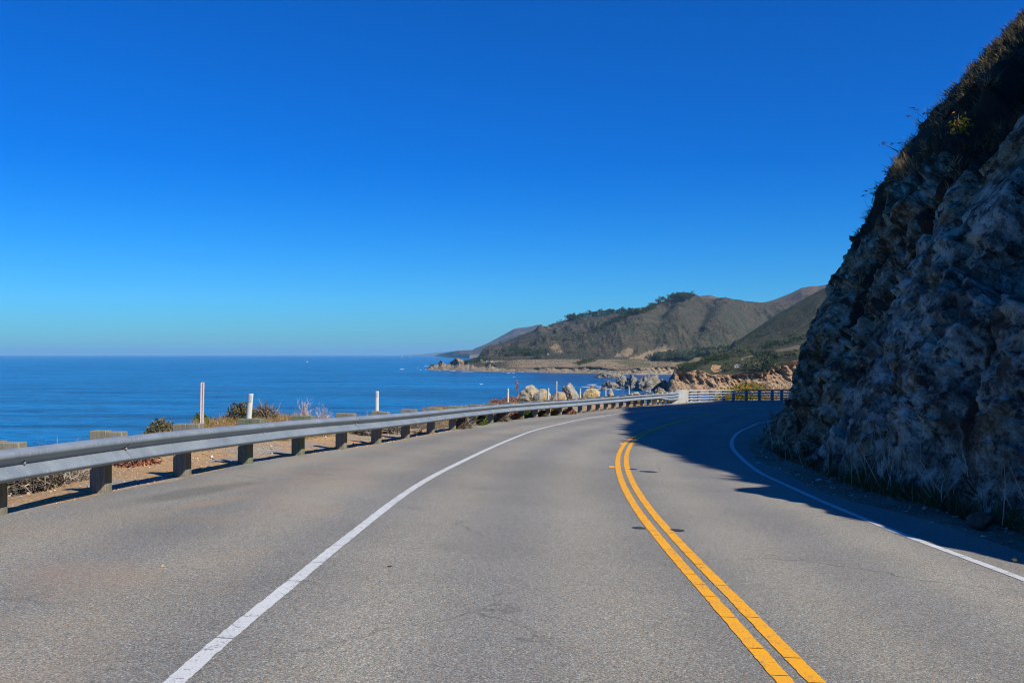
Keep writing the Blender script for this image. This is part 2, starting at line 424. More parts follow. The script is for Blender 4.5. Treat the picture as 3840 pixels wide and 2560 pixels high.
def m_sea():
    t = NT("sea_water"); g = t.node("ShaderNodeNewGeometry")
    def mp(s, r=0.0):
        m = t.node("ShaderNodeMapping"); m.inputs['Scale'].default_value = s; m.inputs['Rotation'].default_value = (0, 0, r)
        t.l.new(g.outputs['Position'], m.inputs[0]); return m.outputs[0]
    a = t.noise(mp((.22, 1, 1), .10), .030, 6, .62, .3)
    b = t.noise(mp((.4, 1, 1), -.2), .15, 5, .65, .2)
    c = t.noise(mp((.18, 1, 1), .05), .006, 5, .65)
    h = t.math('ADD', t.math('MULTIPLY', a, 4.0), t.math('MULTIPLY', b, 1.0))
    deep = t.mix(t.ramp(c, [(.35, 0), (.65, 1)]), (.000, .098, .245), (.004, .165, .41))
    deep = t.mix(t.ramp(a, [(.36, .9), (.52, 0)]), deep, (.0, .012, .06))
    deep = t.mix(t.ramp(b, [(.38, .75), (.50, 0)]), deep, (.0, .016, .07))
    # dark bay water: kelp, plus the cliffs' reflection painted in as colour
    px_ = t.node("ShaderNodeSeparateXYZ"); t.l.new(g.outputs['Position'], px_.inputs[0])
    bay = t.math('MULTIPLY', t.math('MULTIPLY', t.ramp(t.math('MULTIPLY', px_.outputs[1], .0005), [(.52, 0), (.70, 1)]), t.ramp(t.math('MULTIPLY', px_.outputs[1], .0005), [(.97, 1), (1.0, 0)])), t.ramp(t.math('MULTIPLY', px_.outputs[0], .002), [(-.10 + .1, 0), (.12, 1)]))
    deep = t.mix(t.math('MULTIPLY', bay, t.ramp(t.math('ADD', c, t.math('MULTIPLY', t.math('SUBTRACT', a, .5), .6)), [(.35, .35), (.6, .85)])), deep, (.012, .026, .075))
    lite = t.math('MULTIPLY', t.ramp(b, [(.52, 0), (.66, 1)]), .5)
    deep = t.mix(lite, deep, (.01, .15, .42))
    return t.done(deep, .22, t.bump(h, 1.0, 4.0), spec=.4)

def m_leaf(name, stops, rough=.75, trans=0.0):
    t = NT(name); g = t.node("ShaderNodeNewGeometry")
    c = t.ramp(g.outputs['Random Per Island'], stops)
    t.done(c, rough, spec=.15)
    if trans:
        tr = t.node("ShaderNodeBsdfTranslucent"); t.l.new(c, tr.inputs[0])
        mx = t.node("ShaderNodeMixShader"); mx.inputs[0].default_value = trans
        t.l.new(t.b.outputs[0], mx.inputs[1]); t.l.new(tr.outputs[0], mx.inputs[2]); t.l.new(mx.outputs[0], t.out.inputs[0])
    return t.m

def m_wood(name, a, b):
    t = NT(name); v = t.coord((1, 1, .09))
    n = t.noise(v, 34, 5, .65, .6); n2 = t.noise(t.coord(), 3.0, 4, .6)
    c = t.mix(t.ramp(n, [(.3, 0), (.7, 1)]), a, b)
    c = t.mix(t.ramp(n2, [(.5, 0), (.75, .55)]), c, tuple(q * .5 for q in a))
    c = t.mix(t.ramp(t.noise(v, 60, 2, .5), [(.28, .8), (.36, 0)]), c, tuple(q * .3 for q in a))
    return t.done(c, .88, t.bump(n, .5, .006), spec=.2)

def m_steel():
    t = NT("galvanised_steel"); v = t.coord()
    n = t.noise(t.coord((1, 1, 1)), 2.4, 5, .65); f = t.noise(v, 55, 4, .7); br = t.noise(t.coord((18, 18, 1.5)), 2.0, 4, .6)
    c = t.mix(t.ramp(n, [(.3, 0), (.7, 1)]), (.16, .20, .24), (.245, .285, .325))
    c = t.mix(t.ramp(br, [(.55, 0), (.72, .45)]), c, (.40, .43, .455))
    c = t.mix(t.ramp(f, [(.62, 0), (.75, .5)]), c, (.25, .26, .27))
    return t.done(c, t.ramp(n, [(.3, .38), (.7, .55)]), t.bump(t.math('ADD', f, br), .12, .004), spec=.5, metal=.15)

def m_plain(name, col, rough=.7, var=.25, scale=8.0, spec=.3, metal=0.0, bumpd=.004):
    t = NT(name); v = t.coord(); n = t.noise(v, scale, 5, .65)
    c = t.mix(t.ramp(n, [(.3, 0), (.75, 1)]), col, tuple(q * (1 - var) for q in col))
    return t.done(c, rough, t.bump(t.noise(v, scale * 5, 3, .6), .3, bumpd), spec=spec, metal=metal)

def m_stone(name, a, b, c2, sc=1.0):
    t = NT(name); v = t.coord(); n = t.noise(v, 2.2 * sc, 7, .68, .4); f = t.noise(v, 18 * sc, 5, .7)
    c = t.ramp(n, [(.3, b), (.5, a), (.72, c2)])
    c = t.mix(t.ramp(t.noise(v, .9 * sc, 3, .5), [(.5, 0), (.66, .6)]), c, (a[0] * 1.05, a[1] * .86, a[2] * .55))
    c = t.mix(t.ramp(t.voro(v, 1.6 * sc, 'DISTANCE_TO_EDGE'), [(0, .8), (.02, 0)]), c, tuple(q * .3 for q in b))
    c = t.mix(1.0, c, t.ramp(f, [(.2, .65), (.8, 1.3)]), 'MULTIPLY')
    return t.done(c, .92, t.bump(t.math('ADD', n, t.math('MULTIPLY', f, .25)), .9, .12 / sc), spec=.15)

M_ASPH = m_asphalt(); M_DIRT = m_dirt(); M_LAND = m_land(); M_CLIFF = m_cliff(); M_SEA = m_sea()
M_WHITE = m_paint("white_line_paint", (.54, .56, .55), .3); M_YELLOW = m_paint("yellow_line_paint", (.78, .36, .008), .3)
M_TAR = m_plain("tar_patch", (.045, .045, .047), .6, .3, 14)
M_STEEL = m_steel(); M_WOOD = m_wood("weathered_post_wood", (.15, .14, .105), (.27, .25, .19)); M_WOODG = m_wood("greenish_post_wood", (.10, .125, .075), (.21, .22, .15))
M_WOODS = m_wood("new_yellow_wood", (.46, .36, .17), (.56, .45, .24))
M_PLAST = m_plain("white_plastic", (.56, .58, .54), .45, .12, 5, .4); M_REFL = m_plain("grey_reflector", (.36, .40, .47), .25, .1, 40, .6)
M_PINK = m_plain("faded_pink_plastic", (.66, .57, .53), .5, .2, 5); M_PINKD = m_plain("pink_plastic_groove", (.52, .34, .31), .5, .2, 5)
M_BOLT = m_plain("steel_bolt", (.42, .43, .45), .4, .2, 30, .5, .6)
M_CONC = m_plain("bridge_concrete", (.37, .38, .365), .85, .3, 3.0, .2, 0, .01)
M_RAILW = m_plain("pale_bridge_rail", (.40, .415, .42), .7, .25, 3.5, .3)
M_KERB = m_plain("kerb_concrete", (.33, .32, .30), .9, .35, 4.0, .2)
M_ORANGE = m_plain("orange_marker", (.70, .30, .02), .35, .2, 20, .5)

# ------------------------------------------------------------------ road curves, traced on the road's surface
def world(pts): return np.array([at(*p) for p in pts])
YEL = [(2944,2560),(2816,2411),(2725,2304),(2642,2213),(2535,2094),(2443,1983),(2413,1946),(2380,1897),(2350,1847),(2333,1810),(2321,1773),(2316,1740),(2318,1712),(2329,1684),(2350,1656),(2385,1634),(2439,1612),(2499,1591),(2558,1575),(2648,1555),(2722,1543),(2796,1534.5),(2868,1528.6)]
WL = [(646,2560),(824,2404),(945,2303),(1026,2246),(1171,2121),(1325,2000),(1470,1885),(1551,1828),(1633,1780),(1731,1731),(1833,1682),(1919,1645),(2008,1612),(2098,1590),(2187,1571),(2276,1557),(2365,1546),(2437,1536),(2528,1525.6),(2588,1519),(2677,1512),(2796,1508),(2886,1507)]
WR = [(3840,2172),(3717,2127),(3630,2094),(3544,2061),(3458,2033),(3372,1998),(3286,1964),(3163,1913),(3089,1883),(3018,1850),(2930,1810),(2864,1780),(2808,1742),(2775,1712),(2752,1688),(2743,1665),(2750,1642),(2773,1618),(2813,1600),(2866,1581)]
EL = [(70,1922),(210,1891),(350,1859),(526,1821),(674,1799),(808,1763),(927,1736),(1046,1715),(1165,1700),(1300,1683),(1438,1663),(1587,1635),(1676,1619),(1795,1598),(1904,1576),(1993,1567),(2098,1555.6),(2187,1545),(2306,1533),(2365,1526),(2450,1520)]
ER = [(3840,2068),(3721,2028),(3593,1982),(3465,1936),(3338,1910),(3159,1869.5),(3057,1829),(2955,1772),(2879,1742),(2828,1701),(2812,1670),(2822,1640)]
def xyz(P2): P2 = np.asarray(P2, float); return np.c_[P2, ground(P2[:, 0], P2[:, 1])]
def curve(P, step=.25, it=10): return xyz(smooth(catmull(P[:, :2], step), it))
wy = world(YEL)
YC = curve(np.r_[[[1.55, -8, 0], [1.5, -2, 0], [1.45, 2.5, 0]], wy, [[wy[-1][0] + 4, wy[-1][1] + 1.6, 0], [wy[-1][0] + 10, wy[-1][1] + 3, 0], [wy[-1][0] + 20, wy[-1][1] + 3.5, 0]]], .25, 14)
wl_ = world(WL)
WLC = curve(np.r_[[[-1.5, -8, 0], [-1.53, 1.5, 0]], wl_, [[wl_[-1][0] + 5, wl_[-1][1] + .8, 0], [wl_[-1][0] + 16, wl_[-1][1] + 1.5, 0]]], .25, 14)
wr_ = world(WR)
WRC = curve(np.r_[[[4.6, -8, 0], [4.3, 0, 0]], wr_, [[wr_[-1][0] + 3, wr_[-1][1] + 3, 0], [wr_[-1][0] + 8, wr_[-1][1] + 6, 0], [wr_[-1][0] + 16, wr_[-1][1] + 9, 0]]], .25, 8)
we = world(EL)
PYL = at(2566, 1508); BR = [at(2640, 1505), at(2725, 1504), at(2820, 1504), at(2930, 1504)]
ELC = curve(np.r_[[[-6.6, -10, 0], [-6.7, 0, 0], [-6.4, 6, 0]], we, [PYL], BR, [[BR[-1][0] + 6, BR[-1][1] + 1.0, 0], [BR[-1][0] + 14, BR[-1][1] + 1.2, 0]]], .25, 20)
we2 = world(ER)
ERC = curve(np.r_[[[5.7, -10, 0], [5.4, 0, 0], [5.15, 4.5, 0]], we2, [[8.6, 28.5, 0], [10.6, 32.3, 0], [14.5, 37, 0], [20, 40.5, 0], [28, 43.5, 0], [38, 45, 0]]], .25, 20)

def resample(P, n):
    d = np.r_[0, np.cumsum(np.linalg.norm(np.diff(P, axis=0), axis=1))]; s = np.linspace(0, d[-1], n)
    return np.stack([np.interp(s, d, P[:, i]) for i in range(P.shape[1])], 1)

def yel_dist(XY):
    d = np.empty(len(XY)); P = YC[::2, :2]; N = left_normal(P)
    for i in range(0, len(XY), 4000):
        q = XY[i:i+4000]; D = np.linalg.norm(q[:, None] - P[None], axis=2); k = D.argmin(1)
        d[i:i+4000] = -np.einsum('ij,ij->i', q - P[k], N[k])
    return d
NR, NC = 640, 72
A_ = resample(ELC, NR); B_ = resample(ERC, NR)
t_ = np.linspace(0, 1, NC)
XY = A_[:, None, :2] * (1 - t_)[None, :, None] + B_[:, None, :2] * t_[None, :, None]
# ragged asphalt edges
rag = fbm(P3(XY[:, 0, 0], XY[:, 0, 1], 0) * 2.2, 3) * .07; XY[:, 0, 0] += rag
rag = fbm(P3(XY[:, -1, 0], XY[:, -1, 1], 5) * 1.6, 3) * .10; XY[:, -1, 0] += rag
V = xyz(XY.reshape(-1, 2)); ud = yel_dist(V[:, :2])
struct("road", V, grid_faces(NR, NC, True), M_ASPH, smooth_=True, uv=np.c_[ud, V[:, 1]])

def paint_line(name, C, off, w, mat, gaps=(0.5, 1.4), y0=-6):
    C = C[C[:, 1] > y0]; N = left_normal(C)
    d = np.r_[0, np.cumsum(np.linalg.norm(np.diff(C[:, :2], axis=0), axis=1))]
    n = int(d[-1] / .03); s = np.linspace(0, d[-1], n)
    X = np.interp(s, d, C[:, 0]); Y = np.interp(s, d, C[:, 1]); nx = np.interp(s, d, N[:, 0]); ny = np.interp(s, d, N[:, 1])
    ja = fbm(P3(s * 16, 0 * s, 3.3 + off), 4, 1, .7) * .009; jb = fbm(P3(s * 16, 0 * s, 9.1 + off), 4, 1, .7) * .009
    L = np.c_[X + nx * (off + w/2 + ja), Y + ny * (off + w/2 + ja)]; R = np.c_[X + nx * (off - w/2 + jb), Y + ny * (off - w/2 + jb)]
    keep = np.ones(n - 1, bool); q = .3
    while q < d[-1]:
        k = int(q / d[-1] * (n - 1)); keep[min(k, n - 2)] = False
        q += random.uniform(*gaps)
    V = np.empty((2 * n, 3)); V[0::2] = xyz(L); V[1::2] = xyz(R); V[:, 2] += .004
    i = np.arange(n - 1)[keep]
    # the crack itself is thinner than one 3 cm step: pull the neighbours in
    for k in np.where(~keep)[0]:
        if 0 < k < n - 2:
            sk = .035 * random.uniform(-1, 1)
            for e, f in ((k, k + 1),):
                for side in (0, 1):
                    m = (V[2*e+side] + V[2*f+side]) / 2; dv = V[2*f+side] - V[2*e+side]
                    V[2*e+side] = m - dv * .17; V[2*f+side] = m + dv * .17
    Fc = np.stack([2*i, 2*i+1, 2*i+3, 2*i+2], 1)
    return tag(mesh(name, V, Fc, mat), kind="structure")
paint_line("white_edge_line", WLC, 0, .10, M_WHITE, (.5, 1.6))
paint_line("yellow_centre_line", YC, 0, .10, M_YELLOW, (.35, 1.0))
paint_line("yellow_centre_line", YC, -.17, .10, M_YELLOW, (.35, 1.0))
paint_line("white_edge_line", WRC, 0, .10, M_WHITE, (.3, .9))

# tar dots where old markers were, and stray tar
def disc(c, rx, ry, n=22, lift=.004, jit=.12):
    a = np.linspace(0, 2 * math.pi, n, endpoint=False); r = 1 + jit * fbm(P3(np.cos(a) * 1.5, np.sin(a) * 1.5, c[0] * 7), 2)
    p = np.c_[c[0] + rx * r * np.cos(a), c[1] + ry * r * np.sin(a)]
    V = np.r_[xyz(np.array([c[:2]])), xyz(p)]; V[:, 2] += lift
    return V, [(0, i + 1, (i + 1) % n + 1) for i in range(n)]
for i, (px, py, rx, ry) in enumerate([(2396,1979,.075,.075),(2540,1988,.075,.075),(2388,1668,.10,.075),(2375,1759,.075,.09),(2432,1768,.16,.14),(1462,2124,.02,.018)]):
    v, f = disc(at(px, py), rx, ry); v[:, 2] += .002 * (i % 2)
    tag(mesh("tar_patch", v, f, M_TAR), kind="structure")

# ------------------------------------------------------------------ ground on the sea side of the road
def station_profile():
    # photo column of the asphalt edge -> offsets from the edge (m) and heights above it (m), grass cover
    S = [(-12, [(.5,-.03),(1.3,-.08),(1.9,-.2),(3,-1.2),(7,-6),(20,-20)], .1),
         (9.5,  [(.5,-.03),(1.3,-.08),(1.9,-.2),(3,-1.2),(7,-6),(20,-20)], .1),
         (11,   [(.5,-.02),(1.1,-.05),(1.7,-.15),(2.6,-1.0),(6,-6),(20,-20)], .1),
         (13.5, [(.5,-.02),(1.5,-.02),(2.4,-.05),(3.4,-.7),(7,-6),(20,-20)], .2),
         (16,   [(.5,-.02),(1.7,0),(2.8,.05),(4.0,-.1),(7,-4),(20,-19)], .4),
         (19.5, [(.5,-.02),(1.6,.05),(3.2,.26),(4.8,.34),(8,-1.8),(20,-16)], .8),
         (22,   [(.5,-.02),(1.5,.06),(3.0,.32),(4.6,.44),(8,-1.6),(20,-16)], .9),
         (24,   [(.5,-.02),(1.4,.05),(2.8,.28),(4.3,.38),(7,-1.8),(20,-16)], .9),
         (26,   [(.5,-.02),(1.2,.02),(2.3,.10),(3.6,.12),(6,-2.5),(20,-17)], .5),
         (28,   [(.5,-.02),(.95,-.03),(1.4,-.25),(2.2,-1.0),(5,-5),(20,-19)], .2),
         (31,   [(.45,-.02),(.85,-.06),(1.25,-.4),(2.2,-1.5),(5,-6),(20,-20)], .1),
         (33.5, [(.45,-.02),(.9,-.06),(1.4,-.35),(2.6,-1.0),(6,-4.5),(20,-19)], .3),
         (36,   [(.5,-.02),(1.2,-.08),(2.0,-.3),(3.4,-.6),(6.5,-3.4),(20,-19)], .4),
         (39,   [(.5,-.02),(1.4,-.06),(3.5,0),(6.5,.22),(9,-2.2),(24,-19)], .6),
         (42,   [(.5,-.02),(1.5,-.04),(4,.03),(7.0,.12),(10,-1.8),(24,-18)], .4),
         (50,   [(.5,-.02),(1.5,-.04),(4,.03),(7.5,.05),(11,-1.5),(24,-17)], .2),
         (53,   [(.5,-.02),(1.2,-.05),(2.4,-.1),(4.2,-.7),(7,-4),(20,-18)], .3),
         (55.4, [(.5,-.3),(1.0,-1.4),(2.0,-3),(4,-6),(8,-11),(20,-22)], .3),
         (200,  [(.5,-.3),(1.0,-1.4),(2.0,-3),(4,-6),(8,-11),(20,-22)], .3)]
    return S
ST = station_profile()
E2 = resample(ELC, 620); EN = smooth(np.c_[left_normal(E2), np.zeros(len(E2))], 60)[:, :2]; EN /= np.linalg.norm(EN, axis=1)[:, None]
epx = E2[:, 1]
LN = 64
sx = np.array([s[0] for s in ST])
prof = []
for k in range(6):
    prof.append((np.interp(epx, sx, [s[1][k][0] for s in ST]), np.interp(epx, sx, [s[1][k][1] for s in ST])))
vegs = np.interp(epx, sx, [s[2] for s in ST])
dd = np.stack([np.full(len(E2), -.5), np.full(len(E2), -.02)] + [p[0] for p in prof] + [prof[5][0] + 26], 1)
zz = np.stack([np.full(len(E2), -.05), np.full(len(E2), -.012)] + [p[1] for p in prof] + [np.full(len(E2), -46.0)], 1)
u_in = np.linspace(0, 8, 9); u = np.r_[np.linspace(0, 6, 46), np.linspace(6, 8, LN - 46)]
# smooth in the cross direction with a little rounding
D2 = np.stack([np.interp(u, u_in, dd[i]) for i in range(len(E2))]); Z2 = np.stack([np.interp(u, u_in, zz[i]) for i in range(len(E2))])
for _ in range(2):
    Z2[:, 6:-1] = .25 * Z2[:, 5:-2] + .5 * Z2[:, 6:-1] + .25 * Z2[:, 7:]
XL = E2[:, None, 0] + EN[:, None, 0] * D2; YL = E2[:, None, 1] + EN[:, None, 1] * D2
nz = fbm(P3(XL * .9, YL * .9, 0), 5) * .14 * sstep(.6, 2.2, D2) + fbm(P3(XL * 6, YL * 6, 1), 3) * .022 * sstep(.05, .4, D2) + (fbm(P3(XL * .3, YL * .3, 3), 4, ridged=True) - .75) * 1.0 * sstep(6, 14, D2)
ZL = E2[:, None, 2] + Z2 + nz
vg = vegs[:, None] * sstep(1.2, 2.6, D2) + .5 * sstep(5, 8, D2) * (1 - vegs[:, None])
LANDV = np.stack([XL, YL, ZL], -1)
struct("bluff_ground", LANDV.reshape(-1, 3), grid_faces(len(E2), LN), M_LAND, smooth_=True, attrs={"veg": vg.ravel()})
LFLAT = LANDV[:, 2:44].reshape(-1, 3); LDIR = LFLAT[:, :2] / LFLAT[:, 1:2].clip(.5); LDZ = LFLAT[:, 2] / LFLAT[:, 1].clip(.5)
def land_pix(px, py, maxY=200):
    """nearest visible sea-side ground point under photo pixel"""
    ex = np.abs(W0/2 + F * LDIR[:, 0] - px) + np.abs(HZ - F * LDZ - py) * 1.0
    ex = np.where((LFLAT[:, 1] < 6) | (LFLAT[:, 1] > maxY), 1e9, ex)
    k = int(np.argmin(ex)); return LFLAT[k].copy()

# ------------------------------------------------------------------ guardrail
PB = [(-42,1931),(373,1837),(683,1782),(914,1735),(1118,1704),(1280,1680),(1411,1660),(1518,1642),(1615,1622),(1694,1609),(1771,1595),(1838.5,1585),(1898,1576.5),(1955,1570),(2007,1564),(2054,1559.5),(2098,1555.5),(2138,1551),(2175,1546.5),(2210,1542),(2241,1538.5),(2272,1535),(2300,1532),(2329,1529),(2356,1526),(2382,1523.5),(2409,1521),(2433,1519)]
pb = np.array([at(*p) for p in PB])
pb = np.r_[[pb[0] * 2 - pb[1] + [0.1, .2, 0]], pb]
pb[1:-1, :2] = .2 * pb[:-2, :2] + .6 * pb[1:-1, :2] + .2 * pb[2:, :2]
EXTRA = np.array([at(2452,1517), at(2470,1515.5), at(2488,1514), at(2506,1512.5)])
allp = np.r_[pb, EXTRA]; allp[:, 2] = ground(allp[:, 0], allp[:, 1])
PT = np.gradient(np.c_[smooth(allp[:, :2], 2)], axis=0); PT /= np.linalg.norm(PT, axis=1)[:, None]
PN = np.stack([PT[:, 1], -PT[:, 0]], 1)          # towards the road
gr = empty("guardrail", tuple(allp[2]))
tag(gr, "long galvanised steel guardrail on timber posts along the sea side of the road", "guardrail")
g0 = np.array(gr.location)
def rot2(tx, ty): return np.array([[tx, -ty, 0], [ty, tx, 0], [0, 0, 1.0]])   # local x along the road
pv = joined([bbox_bevel((0, 0, .26), (.15, .20, .92), .008)])
kv = joined([bbox_bevel((0, -.202, .535), (.15, .198, .36), .008)])
sv = joined([bbox_bevel((0, 0, .20), (.14, .16, .80), .008)])
sk = joined([bbox_bevel((0, -.182, .45), (.14, .198, .52), .008)])
def place(proto_v, proto_f, name, mat, base, tx, ty, parent, lean=0.0):
    R = rot2(tx, ty); o = mesh(name, proto_v, proto_f, mat, parent)
    return o
post_me = {}
def post_mesh(key, vf, mat):
    if key not in post_me:
        me = bpy.data.meshes.new(key[0]); me.from_pydata([tuple(v) for v in vf[0]], [], vf[1]); me.update(); me.materials.append(mat); post_me[key] = me
    return post_me[key]
bolt_vf = tube([(0, -.305, .51), (0, -.322, .51), (0, -.328, .51)], [.016, .016, .008], 8)
for i, (p, t) in enumerate(zip(allp, PT)):
    new = i >= len(pb)
    green = i in (4, 5, 14)
    wood = M_WOODS if new else (M_WOODG if green else M_WOOD)
    o = bpy.data.objects.new("post", post_mesh(("post", new, green), sv if new else pv, wood)); COL.objects.link(o); o.parent = gr
    o.location = tuple(p - g0); o.rotation_euler = (random.uniform(-.012, .012), random.uniform(-.012, .012), math.atan2(t[1], t[0]) + random.uniform(-.03, .03))
    if new: o["label"] = "new yellow timber post of the bridge transition"
    b = bpy.data.objects.new("blockout", post_mesh(("blockout", new, green), sk if new else kv, wood)); COL.objects.link(b); b.parent = o
    b.location = (0, 0, random.uniform(-.012, .012))
    if not new:
        c = bpy.data.objects.new("bolt", post_mesh(("bolt",), bolt_vf, M_BOLT)); COL.objects.link(c); c.parent = o
# W-beam sections, two bays each, the last one flaring to a three-humped section at the bridge
WP = [(.002, .156), (.012, .157), (.046, .138), (.076, .122), (.083, .100), (.083, .084), (.072, .068), (.038, .042), (.010, .020), (.002, .006)]
WP = WP + [(.002, -.006), (.006, -.016), (.030, -.044), (.062, -.078), (.080, -.098), (.083, -.112), (.076, -.124), (.046, -.142), (.012, -.156), (.004, -.153)]
nW = len(WP)
TP = []
for k in range(nW):                           # three-humped profile with the same number of points
    q = k / (nW - 1); z = .156 - q * .506
    TP.append((.0415 - .0415 * math.cos(2 * math.pi * 3 * q), z))
railp = np.c_[allp[:, :2] + PN * .302, allp[:, 2]]
pyl_front = np.array([PYL[0] - .35, PYL[1] - .25, 0]); pyl_front[2] = ground(pyl_front[0], pyl_front[1])
railp = np.r_[railp, [pyl_front + [0, -.02, 0]]]
RC = catmull(railp[:, :2], .06); RC = smooth(RC, 12)
rd = np.r_[0, np.cumsum(np.linalg.norm(np.diff(RC, axis=0), axis=1))]
def arc_of(p): return rd[int(np.argmin(np.linalg.norm(RC - p[:2], axis=1)))]
parc = [arc_of(p) for p in railp]
RZ = np.interp(rd, parc, ground(railp[:, 0], railp[:, 1])) ; RZ = smooth(RZ[:, None], 60)[:, 0]
RN = -left_normal(RC)
def rail_panel(s0, s1, thrie=None, lift=0.0):
    n = max(3, int((s1 - s0) / .12)); s = np.linspace(s0, s1, n)
    X = np.interp(s, rd, RC[:, 0]); Y = np.interp(s, rd, RC[:, 1]); Z = np.interp(s, rd, RZ) + .51
    nx = np.interp(s, rd, RN[:, 0]); ny = np.interp(s, rd, RN[:, 1])
    dent = fbm(P3(s * .8, 0 * s, 4), 3) * .012
    prof = []; Vv = []
    for i in range(n):
        k = 0 if thrie is None else float(sstep(thrie[0], thrie[1], s[i]))
        P = np.array(WP) * (1 - k) + np.array(TP) * k
        F_ = np.c_[P[:, 0] + lift, P[:, 1]]; Bk = np.c_[P[:, 0] + lift - .0045, P[:, 1]][::-1]
        for a, z in np.r_[F_, Bk]: Vv.append((X[i] + nx[i] * (a + dent[i]), Y[i] + ny[i] * (a + dent[i]), Z[i] + z + dent[i] * .4))
    m = 2 * nW; Fc = []
    for i in range(n - 1):
        for k in range(m): Fc.append((i*m+k, i*m+(k+1) % m, (i+1)*m+(k+1) % m, (i+1)*m+k))
    for k in range(nW - 1):
        Fc.append((k, k+1, m-2-k, m-1-k)); b_ = (n-1)*m; Fc.append((b_+m-1-k, b_+m-2-k, b_+k+1, b_+k))
    o = mesh("rail_panel", np.array(Vv) - g0, Fc, M_STEEL, gr, smooth_=True)
    try: o.data.set_sharp_from_angle(angle=math.radians(50))
    except Exception: pass
    # splice bolts along the leading edge, where they are near enough to show
    for ds in (.05, .24) if s0 < parc[11] else ():
        ss = s0 + ds
        bx, by, bz = np.interp(ss, rd, RC[:, 0]), np.interp(ss, rd, RC[:, 1]), np.interp(ss, rd, RZ) + .51
        ax, ay = np.interp(ss, rd, RN[:, 0]), np.interp(ss, rd, RN[:, 1])
        for a, z in ((.050, .136), (.046, -.142)):
            c = np.array([bx + ax * (a + lift), by + ay * (a + lift), bz + z]) - g0; nv = np.array([ax, ay, 0])
            mesh("splice_bolt", *tube([c, c + nv * .007, c + nv * .010], [.011, .011, .005], 6), M_BOLT, o)
    return o
spl = list(range(0, len(pb) - 1, 2))
for q, i in enumerate(spl):
    s0 = parc[i] + .0; s1 = (parc[spl[q+1]] if q + 1 < len(spl) else parc[len(pb) - 1] + .5) + .30
    rail_panel(s0, s1, None, .008 * (q % 2))
rail_panel(parc[len(pb) - 1] + .25, rd[-1], (parc[len(pb) - 1] + .5, parc[len(pb)] + 1.3), .008 * ((len(spl)) % 2))

# ------------------------------------------------------------------ bridge railing with its concrete end block
br = empty("bridge_railing", tuple(PYL)); b0 = np.array(PYL)
tag(br, "pale bridge railing with four rails and a curved concrete end block, half in shadow", "railing")
BP = np.array([PYL, *BR, [BR[-1][0] + 7, BR[-1][1] + .8, 0], [BR[-1][0] + 16, BR[-1][1] - .5, 0]]); BP[:, 2] = 0
BC = smooth(catmull(BP[:, :2], .2), 6); BZ = ground(BC[:, 0], BC[:, 1])
BZ[:] = np.interp(np.arange(len(BZ)), [0, len(BZ)-1], [BZ[0], BZ[int(len(BZ)*.55)]])
BN = left_normal(BC)
def sweep(off0, off1, z0, z1, i0=0, i1=None, bev=.01):
    C = BC[i0:i1]; N = BN[i0:i1]; Z = BZ[i0:i1]; n = len(C)
    prof = [(off0 + bev, z0), (off1 - bev, z0), (off1, z0 + bev), (off1, z1 - bev), (off1 - bev, z1), (off0 + bev, z1), (off0, z1 - bev), (off0, z0 + bev)]
    V = [];
    for c, nn, z in zip(C, N, Z):
        for o, h in prof: V.append((c[0] + nn[0] * o, c[1] + nn[1] * o, z + h))
    Fc = []
    for i in range(n - 1):
        for k in range(8): Fc.append((i*8+k, (i+1)*8+k, (i+1)*8+(k+1) % 8, i*8+(k+1) % 8))
    Fc.append(tuple(range(8))); Fc.append(tuple(range((n-1)*8+7, (n-1)*8-1, -1)))
    return np.array(V) - b0, Fc
mesh("kerb", *sweep(-.25, .28, -.6, .045, 0), M_KERB, br)
for z0, z1, d in ((.655, .735, .10), (.485, .545, .05), (.325, .385, .05), (.165, .225, .05)):
    mesh("rail", *sweep(-.02, d, z0, z1, 1), M_RAILW, br)
bl = np.r_[0, np.cumsum(np.linalg.norm(np.diff(BC, axis=0), axis=1))]
s = .55
while s < bl[-1] - .3:
    i = int(np.argmin(np.abs(bl - s))); t = np.array([BN[i][1], -BN[i][0]])
    v, f = bbox_bevel((0, 0, .33), (.17, .16, .64), .01)
    R = rot2(t[0], t[1]); v = v @ R.T + np.array([BC[i][0] + BN[i][0] * .145, BC[i][1] + BN[i][1] * .145, BZ[i]]) - b0
    mesh("railing_post", v, f, M_RAILW, br); s += .74
# end block: low at the guardrail, sweeping up to the height of the railing
L_ = np.linalg.norm(PYL[:2] - pyl_front[:2]) ; 
outl = [(-1.0, -.3), (-1.0, .02), (-.80, .42), (-.62, .52), (-.40, .60), (-.20, .69), (-.02, .755), (.10, .775), (.50, .775), (.56, .745), (.56, -.3)]
tdir = BC[3] - BC[0]; tdir /= np.linalg.norm(tdir); nb = np.array([-tdir[1], tdir[0]])
tdir2 = PYL[:2] - allp[-1, :2]; tdir2 /= np.linalg.norm(tdir2)
V = []
for a, z in outl:
    base = np.array(PYL[:2]) + (tdir2 if a < 0 else tdir) * a * .95 - tdir * .35
    nn = nb if a >= 0 else np.array([-tdir2[1], tdir2[0]])
    V.append((*(base - nn * .16), PYL[2] + z)); V.append((*(base + nn * .2), PYL[2] + z))
n = len(outl); Fc = [tuple(range(0, 2*n, 2))[::-1], tuple(range(1, 2*n, 2))] + [(2*i, 2*((i+1) % n), 2*((i+1) % n)+1, 2*i+1) for i in range(n)]
mesh("end_block", np.array(V) - b0, Fc, M_CONC, br)

